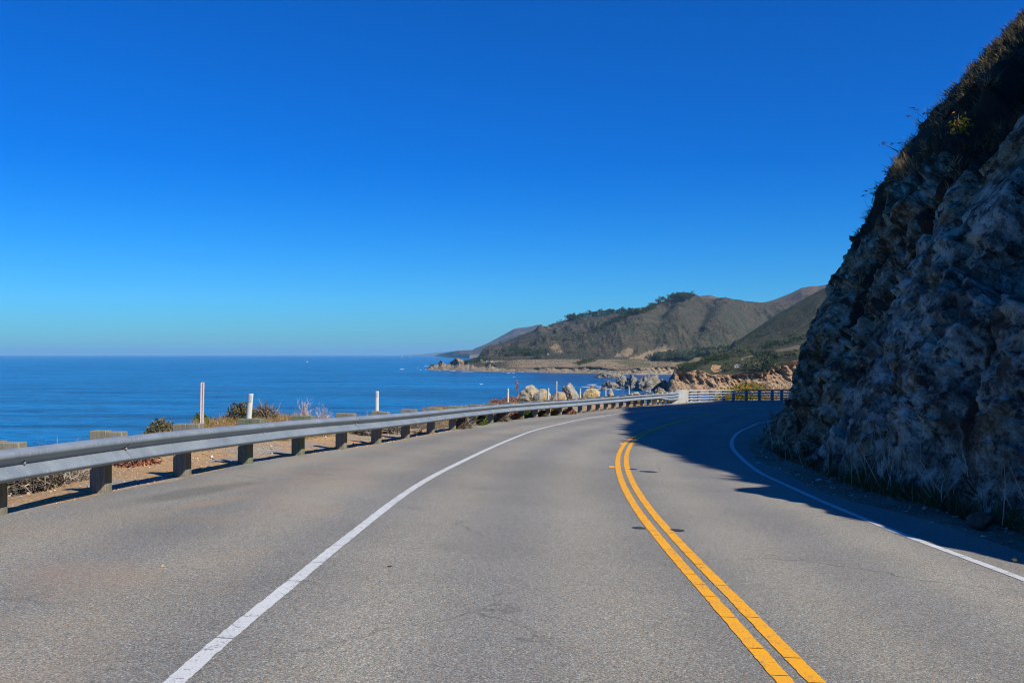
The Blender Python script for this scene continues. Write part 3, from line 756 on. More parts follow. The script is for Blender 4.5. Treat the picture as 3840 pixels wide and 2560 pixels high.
# ------------------------------------------------------------------ marker posts behind the guardrail
def delineator(px, ptop, pbot, i_post, label, lean=0.0):
    p = allp[i_post]; Yd = p[1] + .25
    w = .092; h = (pbot - ptop) / F * Yd; zb = (HZ - pbot) / F * Yd - .25
    t = PT[i_post]; x0 = (px - W0/2) / F * Yd
    o = empty("delineator_post", (x0, Yd, zb), math.atan2(t[1], t[0]) - math.pi/2 + random.uniform(-.1, .1))
    tag(o, label, "marker post", "white marker posts along the guardrail")
    hh = h + .25; a = np.linspace(-1, 1, 7); V = []
    for z in np.linspace(0, hh, 6):
        for q in a: V.append((q * w/2 + lean * z, .022 * q * q, z))
        for q in a[::-1]: V.append((q * w/2 + lean * z, .022 * q * q + .006, z))
    Fc = []
    for i in range(5):
        for k in range(14): Fc.append((i*14+k, i*14+(k+1) % 14, (i+1)*14+(k+1) % 14, (i+1)*14+k))
    Fc.append(tuple(range(70, 84))); Fc.append(tuple(range(13, -1, -1)))
    mesh("blade", V, Fc, M_PLAST, o)
    V = []; 
    for z in (hh * 1 - .14, hh - .035):
        for q in a[1:-1]: V.append((q * w/2 + lean * z, .022 * q * q - .005, z))
    mesh("reflector", V + [(x, y + .004, z) for x, y, z in V], [(i, i+1, i+6, i+5) for i in range(4)] + [(10+i+5, 10+i+6, 10+i+1, 10+i) for i in range(4)], M_REFL, o)
    return o
for px, pt, pb_, ip, lb, ln in [
    (925, 1475, 1580, 4, "white marker post leaning right, in front of dark scrub near the pink stake", .085),
    (1412, 1466, 1540, 7, "upright white marker post standing alone against the open sea, left of the boulders", 0),
    (1903.5, 1456, 1506, 13, "white marker post just left of the big twin boulder", 0),
    (2055, 1455, 1497, 16, "white marker post between the big twin boulder and the low cracked boulder", 0),
    (2175, 1456, 1491, 19, "white marker post between the dark slanted boulder and the yellow boulder", 0),
    (2270, 1454, 1487, 22, "white marker post between the yellow boulder and the small pointed boulder", 0),
    (2358, 1454, 1485, 25, "white marker post in front of the low flat boulder", 0),
    (2435, 1453, 1480, 28, "white marker post nearest the bridge end block", 0)]:
    delineator(px, pt, pb_, ip, lb, ln)
def stake(px, ptop, py_foot, Yd, w, label, name="marker_stake"):
    zt = (HZ - ptop) / F * Yd; x0 = (px - W0/2) / F * Yd; zb = (HZ - py_foot) / F * Yd - .1
    o = empty(name, (x0, Yd, zb)); tag(o, label, "marker stake")
    h = zt - zb; a = .02
    U = [(-.5, -.25), (-.22, -.25), (-.22, .12), (.22, .12), (.22, -.25), (.5, -.25), (.5, .25), (-.5, .25)]
    v = np.array([(q * w + a * z, e * w, z) for z in (0, h) for q, e in U]); f = [tuple(range(7, -1, -1)), tuple(range(8, 16))] + [(i, (i+1) % 8, 8 + (i+1) % 8, 8 + i) for i in range(8)]
    mesh("channel", v, f, M_PINK, o)
    v, f = box((0, .07*w, h/2 - .002), (.42*w, w*.08, h - .006)); v[:, 0] += a * v[:, 2]; mesh("groove", v, f, M_PINKD, o)
stake(756, 1433, 1600, 15.6, .055, "tall thin faded pink stake behind the guardrail at left")
stake(2087, 1429, 1492, 52.0, .06, "thin pink stake behind the low cracked boulder")

# orange raised road markers beside the yellow lines
def road_marker(px, py, label):
    c = at(px, py); o = mesh("road_marker", *(lambda b: (b[0], b[1]))(joined([([(-.06,-.05,0),(.06,-.05,0),(.06,.05,0),(-.06,.05,0),(-.045,-.025,.02),(.045,-.025,.02),(.045,.025,.02),(-.045,.025,.02)], [(0,1,5,4),(1,2,6,5),(2,3,7,6),(3,0,4,7),(4,5,6,7)])])), M_ORANGE)
    o.location = (c[0], c[1], c[2] + .003); tag(o, label, "road marker", "orange raised road markers")
road_marker(2294, 1751, "orange raised road marker left of the yellow lines at the near curve")
road_marker(2331, 1664, "orange raised road marker left of the yellow lines close to the shadow edge")
road_marker(2533, 1571, "small raised road marker above the yellow lines inside the shadow, left one")
road_marker(2602, 1556, "small raised road marker above the yellow lines inside the shadow, right one")

# ------------------------------------------------------------------ the road cut: cliff on the land side
CY = [-30, -10, 0, 5, 10, 15, 20]
CX = {0: [7, 6.8, 6.4, 6.0, 5.65, 5.65, 6.0], 1.5: [8.5, 7.6, 7.3, 6.9, 6.6, 6.5, 6.8], 3.5: [10, 8.9, 8.6, 8.3, 7.9, 7.6, 8.0],
      6: [13, 11.5, 11, 10.2, 9.2, 8.8, 9.2], 10: [18, 15, 14.4, 13.6, 12.4, 12.0, 12.6], 14: [22, 19, 18.3, 17.2, 16.1, 15.8, 16.6],
      18: [27, 23, 22, 21, 19.7, 19.5, 20.4], 25: [38, 34, 33, 31, 30, 29, 30], 36: [55, 52, 50, 48, 47, 46, 47]}
CN = {0: (7.7, 27), 1.5: (8.65, 28), 3.5: (10.1, 30), 6: (11.55, 31.5), 10: (14.7, 33.5), 14: (18.6, 36), 18: (22.2, 37), 25: (38, 42), 36: (58, 50)}
HS = sorted(CX)
NT_, NH = 660, 440
rows = []
for H in HS:
    n = CN[H]; post = ((2.7, 5), (7, 9.2), (14.5, 13.4), (29, 18)) if H < 8 else ((4.5, 3.5), (11, 6.2), (20, 8.5), (36, 11)) if H < 13 else ((5, 1.8), (12, 3.2), (20, 4.6), (36, 6))
    pts = [(x, y) for x, y in zip(CX[H], CY)] + [n] + [(n[0] + a, n[1] + b) for a, b in post]
    # parameter by station so the contours stay matched
    P = np.array(pts, float); tt = np.array([0, 3, 5, 6.5, 9, 12, 15.5, 20, 23.0, 25.5, 28, 31])
    T = np.gradient(P, tt, axis=0); s = np.interp(np.linspace(0, 1, NT_), [0, .1, .85, 1], [0, 5, 25.5, 31])
    i = np.clip(np.searchsorted(tt, s, 'right') - 1, 0, len(tt) - 2); h = (tt[i+1] - tt[i])[:, None]; q = ((s - tt[i])[:, None]) / h
    rows.append((2*q**3-3*q**2+1)*P[i] + (q**3-2*q**2+q)*h*T[i] + (-2*q**3+3*q**2)*P[i+1] + (q**3-q**2)*h*T[i+1])
rows = np.array(rows)                                     # (contours, columns, 2)
hh = np.interp(np.linspace(0, 1, NH), [0, .32, .62, .86, 1], [0, 5, 11, 19, 36])
CXY = np.empty((NH, NT_, 2))
for c in range(2):
    for j in range(NT_): CXY[:, j, c] = np.interp(hh, HS, rows[:, j, c])
for _ in range(10): CXY[1:-1] = .25 * CXY[:-2] + .5 * CXY[1:-1] + .25 * CXY[2:]
gz = ground(CXY[0, :, 0], CXY[0, :, 1])
CP = np.dstack([CXY, gz[None, :] + hh[:, None] - .06])
def grid_normals(G):
    du = np.gradient(G, axis=1); dv = np.gradient(G, axis=0)
    n = np.cross(dv, du); return n / (np.linalg.norm(n, axis=2, keepdims=True) + 1e-9)
Nn = grid_normals(CP)
if Nn[60, 200, 0] > 0: Nn = -Nn
X_, Y_, Z_ = CP[..., 0], CP[..., 1], CP[..., 2]; Hh = hh[:, None] + 0 * X_
# rotated coordinates: ribs run up to the right
ca, sa = math.cos(.62), math.sin(.62)
rib = P3(X_ * .5 + 3, (Y_ * ca + Hh * sa * .9) * .62, (Hh * ca - Y_ * sa) * .17)
bed = P3((X_ + Y_) * .35, (Y_ * ca + Hh * sa) * .5, (Hh * ca - Y_ * sa) * 1.5)
amp = sstep(0.0, 1.2, Hh)
edge = 17.9 + .05 * Hh + .8 * fbm(P3(Hh * .45, 0 * Hh, 2), 3)
slab = (1 - sstep(edge - .25, edge + .1, Y_)) * (1 - sstep(5.0, 6.4, Hh))
wrp = .35 * fbm(P3(X_, Y_, Z_) * .9, 3, 61)
yd = Y_ - .45 * Hh
q1 = P3(X_ * .42 + wrp, yd * .52 + wrp, Hh * .20)
q2 = P3(X_ * .9 + wrp, yd * 1.15 + wrp, Hh * .42 + wrp)
q3 = P3(X_ * 2.6, (Y_ * ca + Hh * sa) * 2.8 + wrp, (Hh * ca - Y_ * sa) * 1.7 + wrp)
f1, e1 = facets(q1, 401, 1.15); f2, e2 = facets(q2, 411, 1.15); f3, e3 = facets(q3, 421, 1.1)
nose = 1 - .72 * sstep(22.5, 25.5, Y_) * (1 - sstep(10, 14, Hh))
disp = amp * (.75 * f1 * nose * (1 - .5 * slab) + .34 * f2 * (.4 + .6 * nose) * (1 - .3 * slab) + .10 * f3 - .05 * (1 - sstep(0, .08, e1)) - .03 * (1 - sstep(0, .08, e2))
              + .16 * fbm(rib, 5, 3, .5, True) * (1 - .5 * slab) + .08 * fbm(bed, 5, 9, .6, True) + .07 * fbm(P3(X_, Y_, Z_) * 3.6, 4, 6, .6, True)) - .42 * amp
disp += .50 * slab * amp
disp -= .75 * amp * np.exp(-((Y_ - edge - .75) / .62) ** 2) * (1 - sstep(6, 9, Hh))
gully = np.exp(-((Y_ - edge - .55) / .45) ** 2) * (1 - sstep(6, 9, Hh))
for yc, lean, wd, dp in ((19.9, .70, .42, 1.0), (22.4, .95, .42, .95), (24.9, .9, .40, .45), (12.0, .35, .3, .35), (14.6, .3, .2, .2)):
    ye = yc + lean * Hh + .5 * fbm(P3(Hh * .5, 0 * Hh, yc), 3)
    gg = amp * np.exp(-((Y_ - ye) / wd) ** 2) * (1 - sstep(5, 9, Hh)); disp -= dp * gg; gully = np.maximum(gully, gg * min(1, dp * 1.3))
disp += .62 * np.exp(-((Y_ - 6.5) / 2.6) ** 2 - ((Hh - 4.2) / 2.0) ** 2)  # this bulge and the next, out of view, are added to shape the road shadow
disp += .85 * np.exp(-((Y_ - 9.3) / .8) ** 2 - ((Hh - 4.8) / 1.1) ** 2)
disp += .55 * sstep(7, 12, Hh) * fbm(P3(X_, Y_, Z_) * .33, 4, 21)
CPD = CP + Nn * disp[..., None]
hb = 5.7 + 1.6 * sstep(18, 21, Y_) - 1.0 * sstep(26, 30, Y_) + 1.7 * fbm(P3(X_, Y_, Z_) * .45, 4, 31)
veg = sstep(-.5, .9, Hh - hb)
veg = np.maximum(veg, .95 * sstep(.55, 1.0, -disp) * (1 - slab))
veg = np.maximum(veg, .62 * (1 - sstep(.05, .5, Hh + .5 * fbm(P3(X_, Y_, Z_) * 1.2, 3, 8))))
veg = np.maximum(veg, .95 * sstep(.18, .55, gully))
brown = np.clip(sstep(edge - .2, edge + .3, Y_) + sstep(4.3, 6, Hh) + .35 * fbm(P3(X_, Y_, Z_) * .6, 3, 12), 0, 1)
# the hill top stays behind the line its shadow draws across the road
SB = np.array([(2, 5.6), (8.3, 4.6), (9.3, 4.35), (10.5, 4.2), (11.4, 4.0), (12.6, 3.75), (13.4, 3.3), (14.2, 4.0), (15.6, 3.9), (17.8, 3.9), (19.6, 3.8), (21.7, 3.5), (24.4, 3.4), (28, 3.9), (29.6, 3.7), (34.6, 4.9), (39, 5.0), (44, 6.1), (48.7, 6.6), (50.3, 8.0), (52.1, 10.4), (54.9, 13.6), (58, 17.5), (62, 24), (70, 36)])
for _ in range(2):
    zg = -np.interp(CPD[..., 1], [8, 20, 40], [2.1, 2.5, 2.9]); tt_ = CPD[..., 2] - zg
    Yl = CPD[..., 1] + .8 * tt_; Xl = CPD[..., 0] - .85 * tt_
    push = np.maximum(0, np.interp(Yl, SB[:, 0], SB[:, 1]) + .25 * fbm(P3(Yl * 1.6, Xl * .3, 0), 3, 77) - Xl) * sstep(.4, 1.5, Hh)
    CPD[..., 0] += push
CNRM = grid_normals(CPD); 
if CNRM[60, 200, 0] > 0: CNRM = -CNRM
struct("cliff", CPD.reshape(-1, 3), grid_faces(NH, NT_), M_CLIFF, attrs={"veg": veg.ravel(), "brown": brown.ravel()})

# dirt apron between the asphalt and the foot of the cliff
NE = 420; E3 = resample(ERC, NE); EN3 = -left_normal(E3); EN3 = smooth(np.c_[EN3, 0 * EN3[:, :1]], 40)[:, :2]
off = np.r_[-.35, np.linspace(0, 4.2, 34)]
XA = E3[:, None, 0] + EN3[:, None, 0] * off; YA = E3[:, None, 1] + EN3[:, None, 1] * off
ZA = ground(XA, YA) + np.where(off < 0, -.04, .004 + .10 * sstep(.15, 1.5, off)) + .05 * fbm(P3(XA * 2, YA * 2, 0), 4) * sstep(.2, .8, off) + .03 * fbm(P3(XA * 9, YA * 9, 1), 3) * sstep(0, .3, off)
M_APRON = m_dirt("apron_dirt", (.26, .175, .11), (.15, .105, .07), (.30, .25, .19))
struct("dirt_apron", np.stack([XA, YA, ZA], -1).reshape(-1, 3), grid_faces(NE, len(off), True), M_APRON, smooth_=True)

# ------------------------------------------------------------------ plants
def unit(v): return v / (np.linalg.norm(v, axis=-1, keepdims=True) + 1e-9)
def blades(root, d, L, w, bend=.25, r=rng):
    n = len(root); d = unit(d); side = unit(np.cross(d, r.normal(size=(n, 3)))); bv = r.normal(size=(n, 3)) * bend; bv[:, 2] -= bend * .6
    L = np.broadcast_to(L, n)[:, None]; w = np.broadcast_to(w, n)[:, None]
    mid = root + d * L * .55 + bv * L * .12; tip = root + d * L + bv * L * .45
    V = np.stack([root - side * w/2, root + side * w/2, mid - side * w * .38, mid + side * w * .38, tip], 1).reshape(-1, 3)
    b = (np.arange(n) * 5)[:, None]
    Fc = np.concatenate([b + [0, 1, 3], b + [0, 3, 2], b + [2, 3, 4]])
    return V, Fc
def leaves(c, size, r=rng, up=.3, asp=.55):
    n = len(c); a = r.normal(size=(n, 3)); a[:, 2] += up; a = unit(a); b = unit(np.cross(a, r.normal(size=(n, 3)))); s = np.broadcast_to(size, n)[:, None]
    V = np.stack([c - a * s, c + b * s * asp, c + a * s, c - b * s * asp], 1).reshape(-1, 3)
    return V, (np.arange(n) * 4)[:, None] + np.array([[0, 1, 2, 3]])
def cat(parts):
    n = 0; V = []; Fc = []
    for v, f in parts: V.append(v); Fc.append(f + n); n += len(v)
    return np.concatenate(V), np.concatenate(Fc)

ML_SCRUB = m_leaf("scrub_foliage", [(0, (.028, .022, .014)), (.4, (.055, .042, .022)), (.7, (.07, .062, .026)), (1, (.13, .09, .045))], .85)
ML_DRY = m_leaf("dry_grass_blades", [(0, (.16, .10, .04)), (.5, (.34, .23, .10)), (1, (.52, .40, .21))], .8, .35)
ML_TWIG = m_leaf("grey_twigs", [(0, (.10, .075, .055)), (.5, (.22, .18, .14)), (1, (.40, .35, .29))], .85)
ML_PALE = m_leaf("pale_twigs", [(0, (.30, .23, .20)), (.5, (.46, .38, .35)), (1, (.62, .55, .50))], .85)
ML_RED = m_leaf("reddish_brush", [(0, (.12, .05, .035)), (.5, (.25, .10, .06)), (1, (.38, .20, .12))], .85)
ML_GREEN = m_leaf("green_leaves", [(0, (.03, .06, .012)), (.5, (.09, .14, .022)), (1, (.20, .24, .045))], .7, .2)
ML_OLIVE = m_leaf("olive_leaves", [(0, (.04, .04, .016)), (.5, (.10, .09, .03)), (1, (.22, .17, .07))], .8, .15)
ML_ICE = m_leaf("ice_plant", [(0, (.06, .08, .008)), (.45, (.16, .17, .014)), (.75, (.27, .24, .025)), (.9, (.36, .12, .04)), (1, (.30, .06, .03))], .7, .2)
ML_SHADE = m_leaf("tall_stalks", [(0, (.14, .12, .07)), (.5, (.34, .30, .19)), (1, (.60, .56, .44))], .85)
ML_WEED = m_leaf("green_weeds", [(0, (.025, .045, .012)), (.6, (.07, .095, .028)), (1, (.18, .16, .07))], .8)

# scrub and grass clinging to the cliff (nobody could count it)
area = np.linalg.norm(np.cross(np.gradient(CPD, axis=0), np.gradient(CPD, axis=1)), axis=2)
infr = (CPD[..., 1] > 4) & (CPD[..., 1] < 62) & (CPD[..., 2] < 26)
pw = (area * np.clip(veg + .06 * (Hh > .8), 0, 1) ** 1.5 * infr).ravel(); pw /= pw.sum()
def cliff_tufts(name, n, per, L, w, spread, mat, seed, lo=0.0, extra=None):
    r = np.random.default_rng(seed)
    clump = fbm(P3(X_, Y_, Z_) * .9, 3, seed) > lo
    p = pw * clump.ravel() * (1 if extra is None else extra); p /= p.sum()
    k = r.choice(len(p), n, p=p); base = CPD.reshape(-1, 3)[k]; nn = CNRM.reshape(-1, 3)[k]
    base = np.repeat(base, per, 0) + r.normal(size=(n * per, 3)) * .06; nn = np.repeat(nn, per, 0)
    d = unit(nn * .8 + np.array([0, 0, .7]) + r.normal(size=(n * per, 3)) * spread)
    s = np.repeat(r.uniform(.6, 1.5, n), per) * r.uniform(.5, 1.15, n * per)
    v, f = blades(base - nn * .04, d, L * s, w, .35, r)
    return tag(mesh(name, v, f, mat), kind="stuff")
UP = (sstep(6.5, 9, Hh) * sstep(24, 28, CPD[..., 1])).ravel()
cliff_tufts("cliff_scrub", 9500, 16, .30, .022, .55, ML_SCRUB, 101)
cliff_tufts("cliff_dry_grass", 3600, 14, .30, .014, .42, ML_DRY, 202, .10)
cliff_tufts("cliff_dry_grass", 4600, 18, .30, .018, .40, ML_DRY, 203, .0, UP)

# weeds and tall stalks at the foot of the cliff
r = np.random.default_rng(5); n = 6500
k = r.integers(60, NE - 190, n); o_ = r.uniform(.5, 1.6, n)
yy = E3[k, 1]; keep = (yy > 5) & (yy < 30); k = k[keep]; o_ = o_[keep]; n = len(k)
base = np.c_[E3[k, 0] + EN3[k, 0] * o_, E3[k, 1] + EN3[k, 1] * o_, np.zeros(n)]; base[:, 2] = ground(base[:, 0], base[:, 1]) + .08
near = np.clip((17 - base[:, 1]) / 6, .12, 1)
sel = r.random(n) < near
b1 = base[sel]
b1r = np.repeat(b1, 9, 0) + r.normal(size=(len(b1) * 9, 3)) * [.08, .08, .01]
v, f = blades(b1r, r.normal(size=b1r.shape) * .45 + [-.1, 0, 1], r.uniform(.08, .34, len(b1r)), .010, .4, r)
tag(mesh("weeds", v, f, ML_WEED), kind="stuff")
b2 = base[sel & (r.random(n) < .22)]; b2 = np.repeat(b2, 2, 0) + r.normal(size=(len(b2) * 2, 3)) * [.1, .1, .01]
v, f = blades(b2, r.normal(size=b2.shape) * .26 + [-.05, 0, 1], r.uniform(.25, 1.2, len(b2)), .011, .3, r)
tag(mesh("tall_dry_stalks", v, f, ML_SHADE), kind="stuff")

from mathutils.bvhtree import BVHTree
from mathutils import Vector
CBVH = BVHTree.FromPolygons([Vector(q) for q in CPD.reshape(-1, 3)], [tuple(q) for q in grid_faces(NH, NT_).tolist()])
def sunlit(p, nn):
    for k in np.arange(.12, .95, .05):
        if CBVH.ray_cast(Vector(p + nn * k), Vector(SUNV))[0] is None: return p + nn * k
    return p + nn * .2
def cliff_pix(px, py):
    D = CPD.reshape(-1, 3); m = D[:, 1] > 6
    e = np.where(m, np.abs(W0/2 + F * D[:, 0] / np.maximum(D[:, 1], 1) - px) + np.abs(HZ - F * D[:, 2] / np.maximum(D[:, 1], 1) - py) + .5 * D[:, 1], 1e9)
    k = int(np.argmin(e)); return D[k], CNRM.reshape(-1, 3)[k]

def grass_tuft(name, px, py, rad, L, n, mat, label, cat_="grass tuft", seed=1, spread=.5, wid=.014):
    r = np.random.default_rng(seed); p, nn = cliff_pix(px, py)
    base = p + r.normal(size=(n, 3)) * rad * .4
    d = nn * .9 + np.array([-.1, 0, .8]) + r.normal(size=(n, 3)) * spread
    v, f = blades(base - p, d, r.uniform(.5, 1.1, n) * L, wid, .3, r)
    o = mesh(name, v, f, mat); o.location = tuple(sunlit(p, nn) - nn * .12); return tag(o, label, cat_)
grass_tuft("grass_tuft", 3480, 705, .30, .36, 200, ML_DRY, "sunlit golden grass tuft jutting from the upper part of the dark cliff", seed=3)
p, nn = cliff_pix(3735, 565); r = np.random.default_rng(9)
v, f = leaves(r.normal(size=(110, 3)) * [.11, .11, .09] + [0, 0, .06], r.uniform(.03, .055, 110), r)
pl = mesh("leafy_plant", v, f, ML_ICE); pl.location = tuple(sunlit(p, nn)); tag(pl, "small yellow green leafy plant catching the sun on the dark cliff", "plant")
v, f = blades(r.normal(size=(5, 3)) * .05, r.normal(size=(5, 3)) * .3 + [-.5, -.1, .8], .3, .010, .2, r); mesh("dry_stalks", v, f, ML_TWIG, pl)
# flower stalks on the skyline of the cliff
for (px, py, lb) in ((3458, 455, "dark flat-topped flower stalks on the cliff skyline, upper group"), (3375, 560, "dark flat-topped flower stalks on the cliff skyline, middle group"), (3240, 762, "dark flat-topped flower stalks on the cliff skyline, lowest group")):
    p, nn = cliff_pix(px + 12, py + 12); r = np.random.default_rng(px); q = 4
    d = unit(r.normal(size=(q, 3)) * .25 + [-.55, -.1, .9]); L = r.uniform(.45, .75, q); b0_ = r.normal(size=(q, 3)) * .12
    v, f = blades(b0_, d, L, .025, .1, r); o = mesh("flower_stalks", v, f, ML_SCRUB); o.location = tuple(p); tag(o, lb, "wildflower")
    c = np.repeat(b0_ + d * L[:, None] * .97, 14, 0) + r.normal(size=(q * 14, 3)) * [.05, .05, .015]
    v, f = leaves(c, .03, r); mesh("flower_heads", v, f, ML_SCRUB, o)

def shrub(name, base, w, h, label, kind, seed, cat_="shrub", group=None, depth=None):
    """base point, width, height in metres"""
    r = np.random.default_rng(seed); depth = depth or w * .8; rad = np.array([w/2, depth/2, h])
    o = None
    def dome(n, lo=.35):
        v = unit(r.normal(size=(n, 3))); v[:, 2] = np.abs(v[:, 2]); q = r.uniform(lo, 1, n)[:, None] ** .6
        lump = 1 + .28 * fbm(v * 2.2 + seed, 3, seed)[:, None]
        return v * q * rad * lump
    if kind == 'twig':
        n = int(46 + 40 * w); root = r.normal(size=(n, 3)) * [w * .1, depth * .1, .02]
        tip = dome(n, .75); d = tip - root; L = np.linalg.norm(d, axis=1)
        v, f = blades(root, d, L, .016, .3, r); k = r.integers(0, n, n * 3); q = r.uniform(.45, .95, n * 3)[:, None]
        v2, f2 = blades(root[k] + (tip - root)[k] * q, unit(d[k]) + r.normal(size=(n * 3, 3)) * .45, L[k] * .3 * r.uniform(.5, 1, n * 3), .007, .3, r)
        m1, m2 = (ML_PALE, ML_PALE) if 'pale' in label else (ML_TWIG, ML_TWIG)
        o = mesh(name, v2, f2, m1); mesh("stems", v, f, m2, o)
    elif kind == 'tangle':
        n = int(500 + 900 * w); c = dome(n, .2); d = r.normal(size=(n, 3)) + [0, 0, .3]
        v, f = blades(c, d, r.uniform(.15, .45, n), .016, .7, r); o = mesh(name, v, f, ML_TWIG)
        c = dome(n // 2, .1); v, f = blades(c * .9, r.normal(size=c.shape), r.uniform(.1, .3, len(c)), .02, .7, r); mesh("inner_twigs", v, f, ML_SCRUB, o)
    elif kind == 'grass':
        n = int(500 + 700 * w); c = dome(n, .1) * [1, 1, .15]; d = r.normal(size=(n, 3)) * .45 + [.1, 0, 1]
        v, f = blades(c, d, r.uniform(.5, 1, n) * h, .009, .4, r); o = mesh(name, v, f, ML_DRY)
    else:
        lm = {'green': ML_GREEN, 'olive': ML_OLIVE, 'red': ML_RED, 'ice': ML_ICE, 'scrub': ML_OLIVE}[kind]
        n = int(900 + 900 * w * h); c = dome(n, .45)
        v, f = leaves(c, r.uniform(.025, .06, n), r, .5, .35); o = mesh(name, v, f, lm)
        m = int(140 + 120 * w); tip = dome(m, .7); rt = r.normal(size=(m, 3)) * [w * .15, depth * .15, .01]
        v, f = blades(rt, tip - rt, np.linalg.norm(tip - rt, axis=1) * 1.06, .014, .25, r); mesh("stems", v, f, ML_TWIG if kind != 'red' else ML_RED, o)
    o.location = tuple(base); tag(o, label, cat_, group); return o
def shrub_px(name, x0, x1, ytop, ybase, label, kind, seed, ground_y=None, **k):
    """a shrub seen between photo columns x0..x1, from row ytop down to its foot ybase, standing on the sea-side ground"""
    p = land_pix((x0 + x1) / 2, ybase); Yd = p[1]; w = (x1 - x0) / F * Yd
    h = max(.15, (HZ - ytop) / F * Yd - p[2])
    return shrub(name, p - [0, 0, .05], w, h + .05, label, kind, seed, **k)
SHR = [("brush", 10, 320, 1737, 1805, "dead grey-brown tangled brush behind the rail at the far left", 'tangle', 11),
 ("brush", 420, 596, 1708, 1742, "low reddish brush seen under the guardrail between the first two posts", 'red', 12),
 ("shrub", 533, 672, 1566, 1640, "dry olive clump with thin grass stalks rising over the rail left of the pink stake", 'olive', 13),
 ("shrub", 719, 810, 1552, 1608, "small olive green shrub right beside the tall pink stake", 'green', 14),
 ("shrub", 838, 960, 1510, 1570, "dark spiky scrub behind the leaning white marker post", 'scrub', 15),
 ("shrub", 950, 1030, 1530, 1572, "brown scrub just right of the leaning white marker post", 'tangle', 16),
 ("shrub", 1091, 1180, 1480, 1562, "pale bare twiggy shrub fanning up above the rail, left of a similar one", 'twig', 17),
 ("shrub", 1172, 1250, 1501, 1566, "pale bare twiggy shrub, the lower one on the right of the pair", 'twig', 18),
 ("shrub", 1325, 1420, 1583, 1630, "brown tangled brush under the rail left of the lone upright marker post", 'tangle', 19),
 ("shrub", 1362, 1410, 1530, 1560, "little bare grey twigs poking above the rail beside the lone upright marker post", 'twig', 20),
 ("shrub", 1425, 1510, 1582, 1626, "brown tangled brush under the rail right of the lone upright marker post", 'tangle', 21),
 ("shrub", 1530, 1600, 1585, 1624, "thin grey twigs under the rail before the gap of open sea", 'twig', 22),
 ("shrub", 1709, 1760, 1568, 1606, "rusty brown bush under the rail just past the gap of open sea", 'tangle', 23),
 ("shrub", 1783, 1832, 1547, 1594, "bright green bush under the rail, left of the grey brush", 'green', 24),
 ("shrub", 1850, 1902, 1536, 1582, "grey brush under the rail between two green bushes", 'tangle', 25),
 ("shrub", 1900, 1955, 1530, 1572, "dark brown and rusty brush under the rail beside the second green bush", 'red', 26),
 ("shrub", 1962, 2000, 1522, 1565, "bright green bush under the rail below the big twin boulder", 'green', 27),
 ("shrub", 2012, 2054, 1535, 1562, "dull tan brush under the rail below the big twin boulder, right of the green bush", 'olive', 28),
 ("shrub", 2062, 2096, 1528, 1557, "red and green fleshy ground plants under the rail", 'ice', 29),
 ("shrub", 2104, 2165, 1530, 1553, "low red ground plants under the rail further along", 'red', 30),
 ("shrub", 1826, 1890, 1492, 1520, "brownish red low brush on the mound left of the boulders, nearer half", 'red', 31),
 ("shrub", 1870, 1948, 1484, 1512, "brownish red low brush on the mound touching the big twin boulder", 'red', 32)]
for (nm, x0, x1, yt, yb, lb, kd, sd) in SHR: shrub_px(nm, x0, x1, yt, yb, lb, kd, sd)
# one tall dry weed on the skyline of the mound
p = land_pix(1945, 1495); r = np.random.default_rng(40); hgt = (HZ - 1430) / F * p[1] - p[2]
v, f = blades(np.array([[0, 0, 0], [.02, 0, 0]]), np.array([[-.12, 0, 1], [-.10, 0, 1]]), hgt, .03, .05, r); o = mesh("dry_weed", v, f, ML_RED); o.location = tuple(p)
v, f = leaves(np.array([-.12, 0, 1]) * hgt * r.uniform(.62, 1, 60)[:, None] + r.normal(size=(60, 3)) * .05, .05, r); mesh("seed_head", v, f, ML_RED, o)
tag(o, "single tall reddish dry weed standing left of the big twin boulder", "weed")
# loose dry grass over the mound behind the rail
r = np.random.default_rng(41); m = (vg > .35) & (D2 > 1.4) & (D2 < 6.5) & (YL > 8) & (YL < 60); idx = np.argwhere(m)
sel = idx[r.choice(len(idx), 8500)]; b = LANDV[sel[:, 0], sel[:, 1]]; b = np.repeat(b, 6, 0) + r.normal(size=(len(b) * 6, 3)) * [.09, .09, .005]
v, f = blades(b, r.normal(size=b.shape) * .5 + [.1, 0, 1], r.uniform(.06, .26, len(b)), .011, .5, r)
tag(mesh("dry_grass", v, f, ML_DRY), kind="stuff")
m = (D2 > 2.0) & (D2 < 10) & (YL > 8) & (YL < 60); idx = np.argwhere(m)
sel = idx[r.choice(len(idx), 1500)]; b = LANDV[sel[:, 0], sel[:, 1]]; b = np.repeat(b, 8, 0) + r.normal(size=(len(b) * 8, 3)) * [.1, .1, .01]
v, f = blades(b, r.normal(size=b.shape) * .8 + [0, 0, 1], r.uniform(.06, .24, len(b)), .014, .6, r)
tag(mesh("low_scrub", v, f, ML_TWIG), kind="stuff")
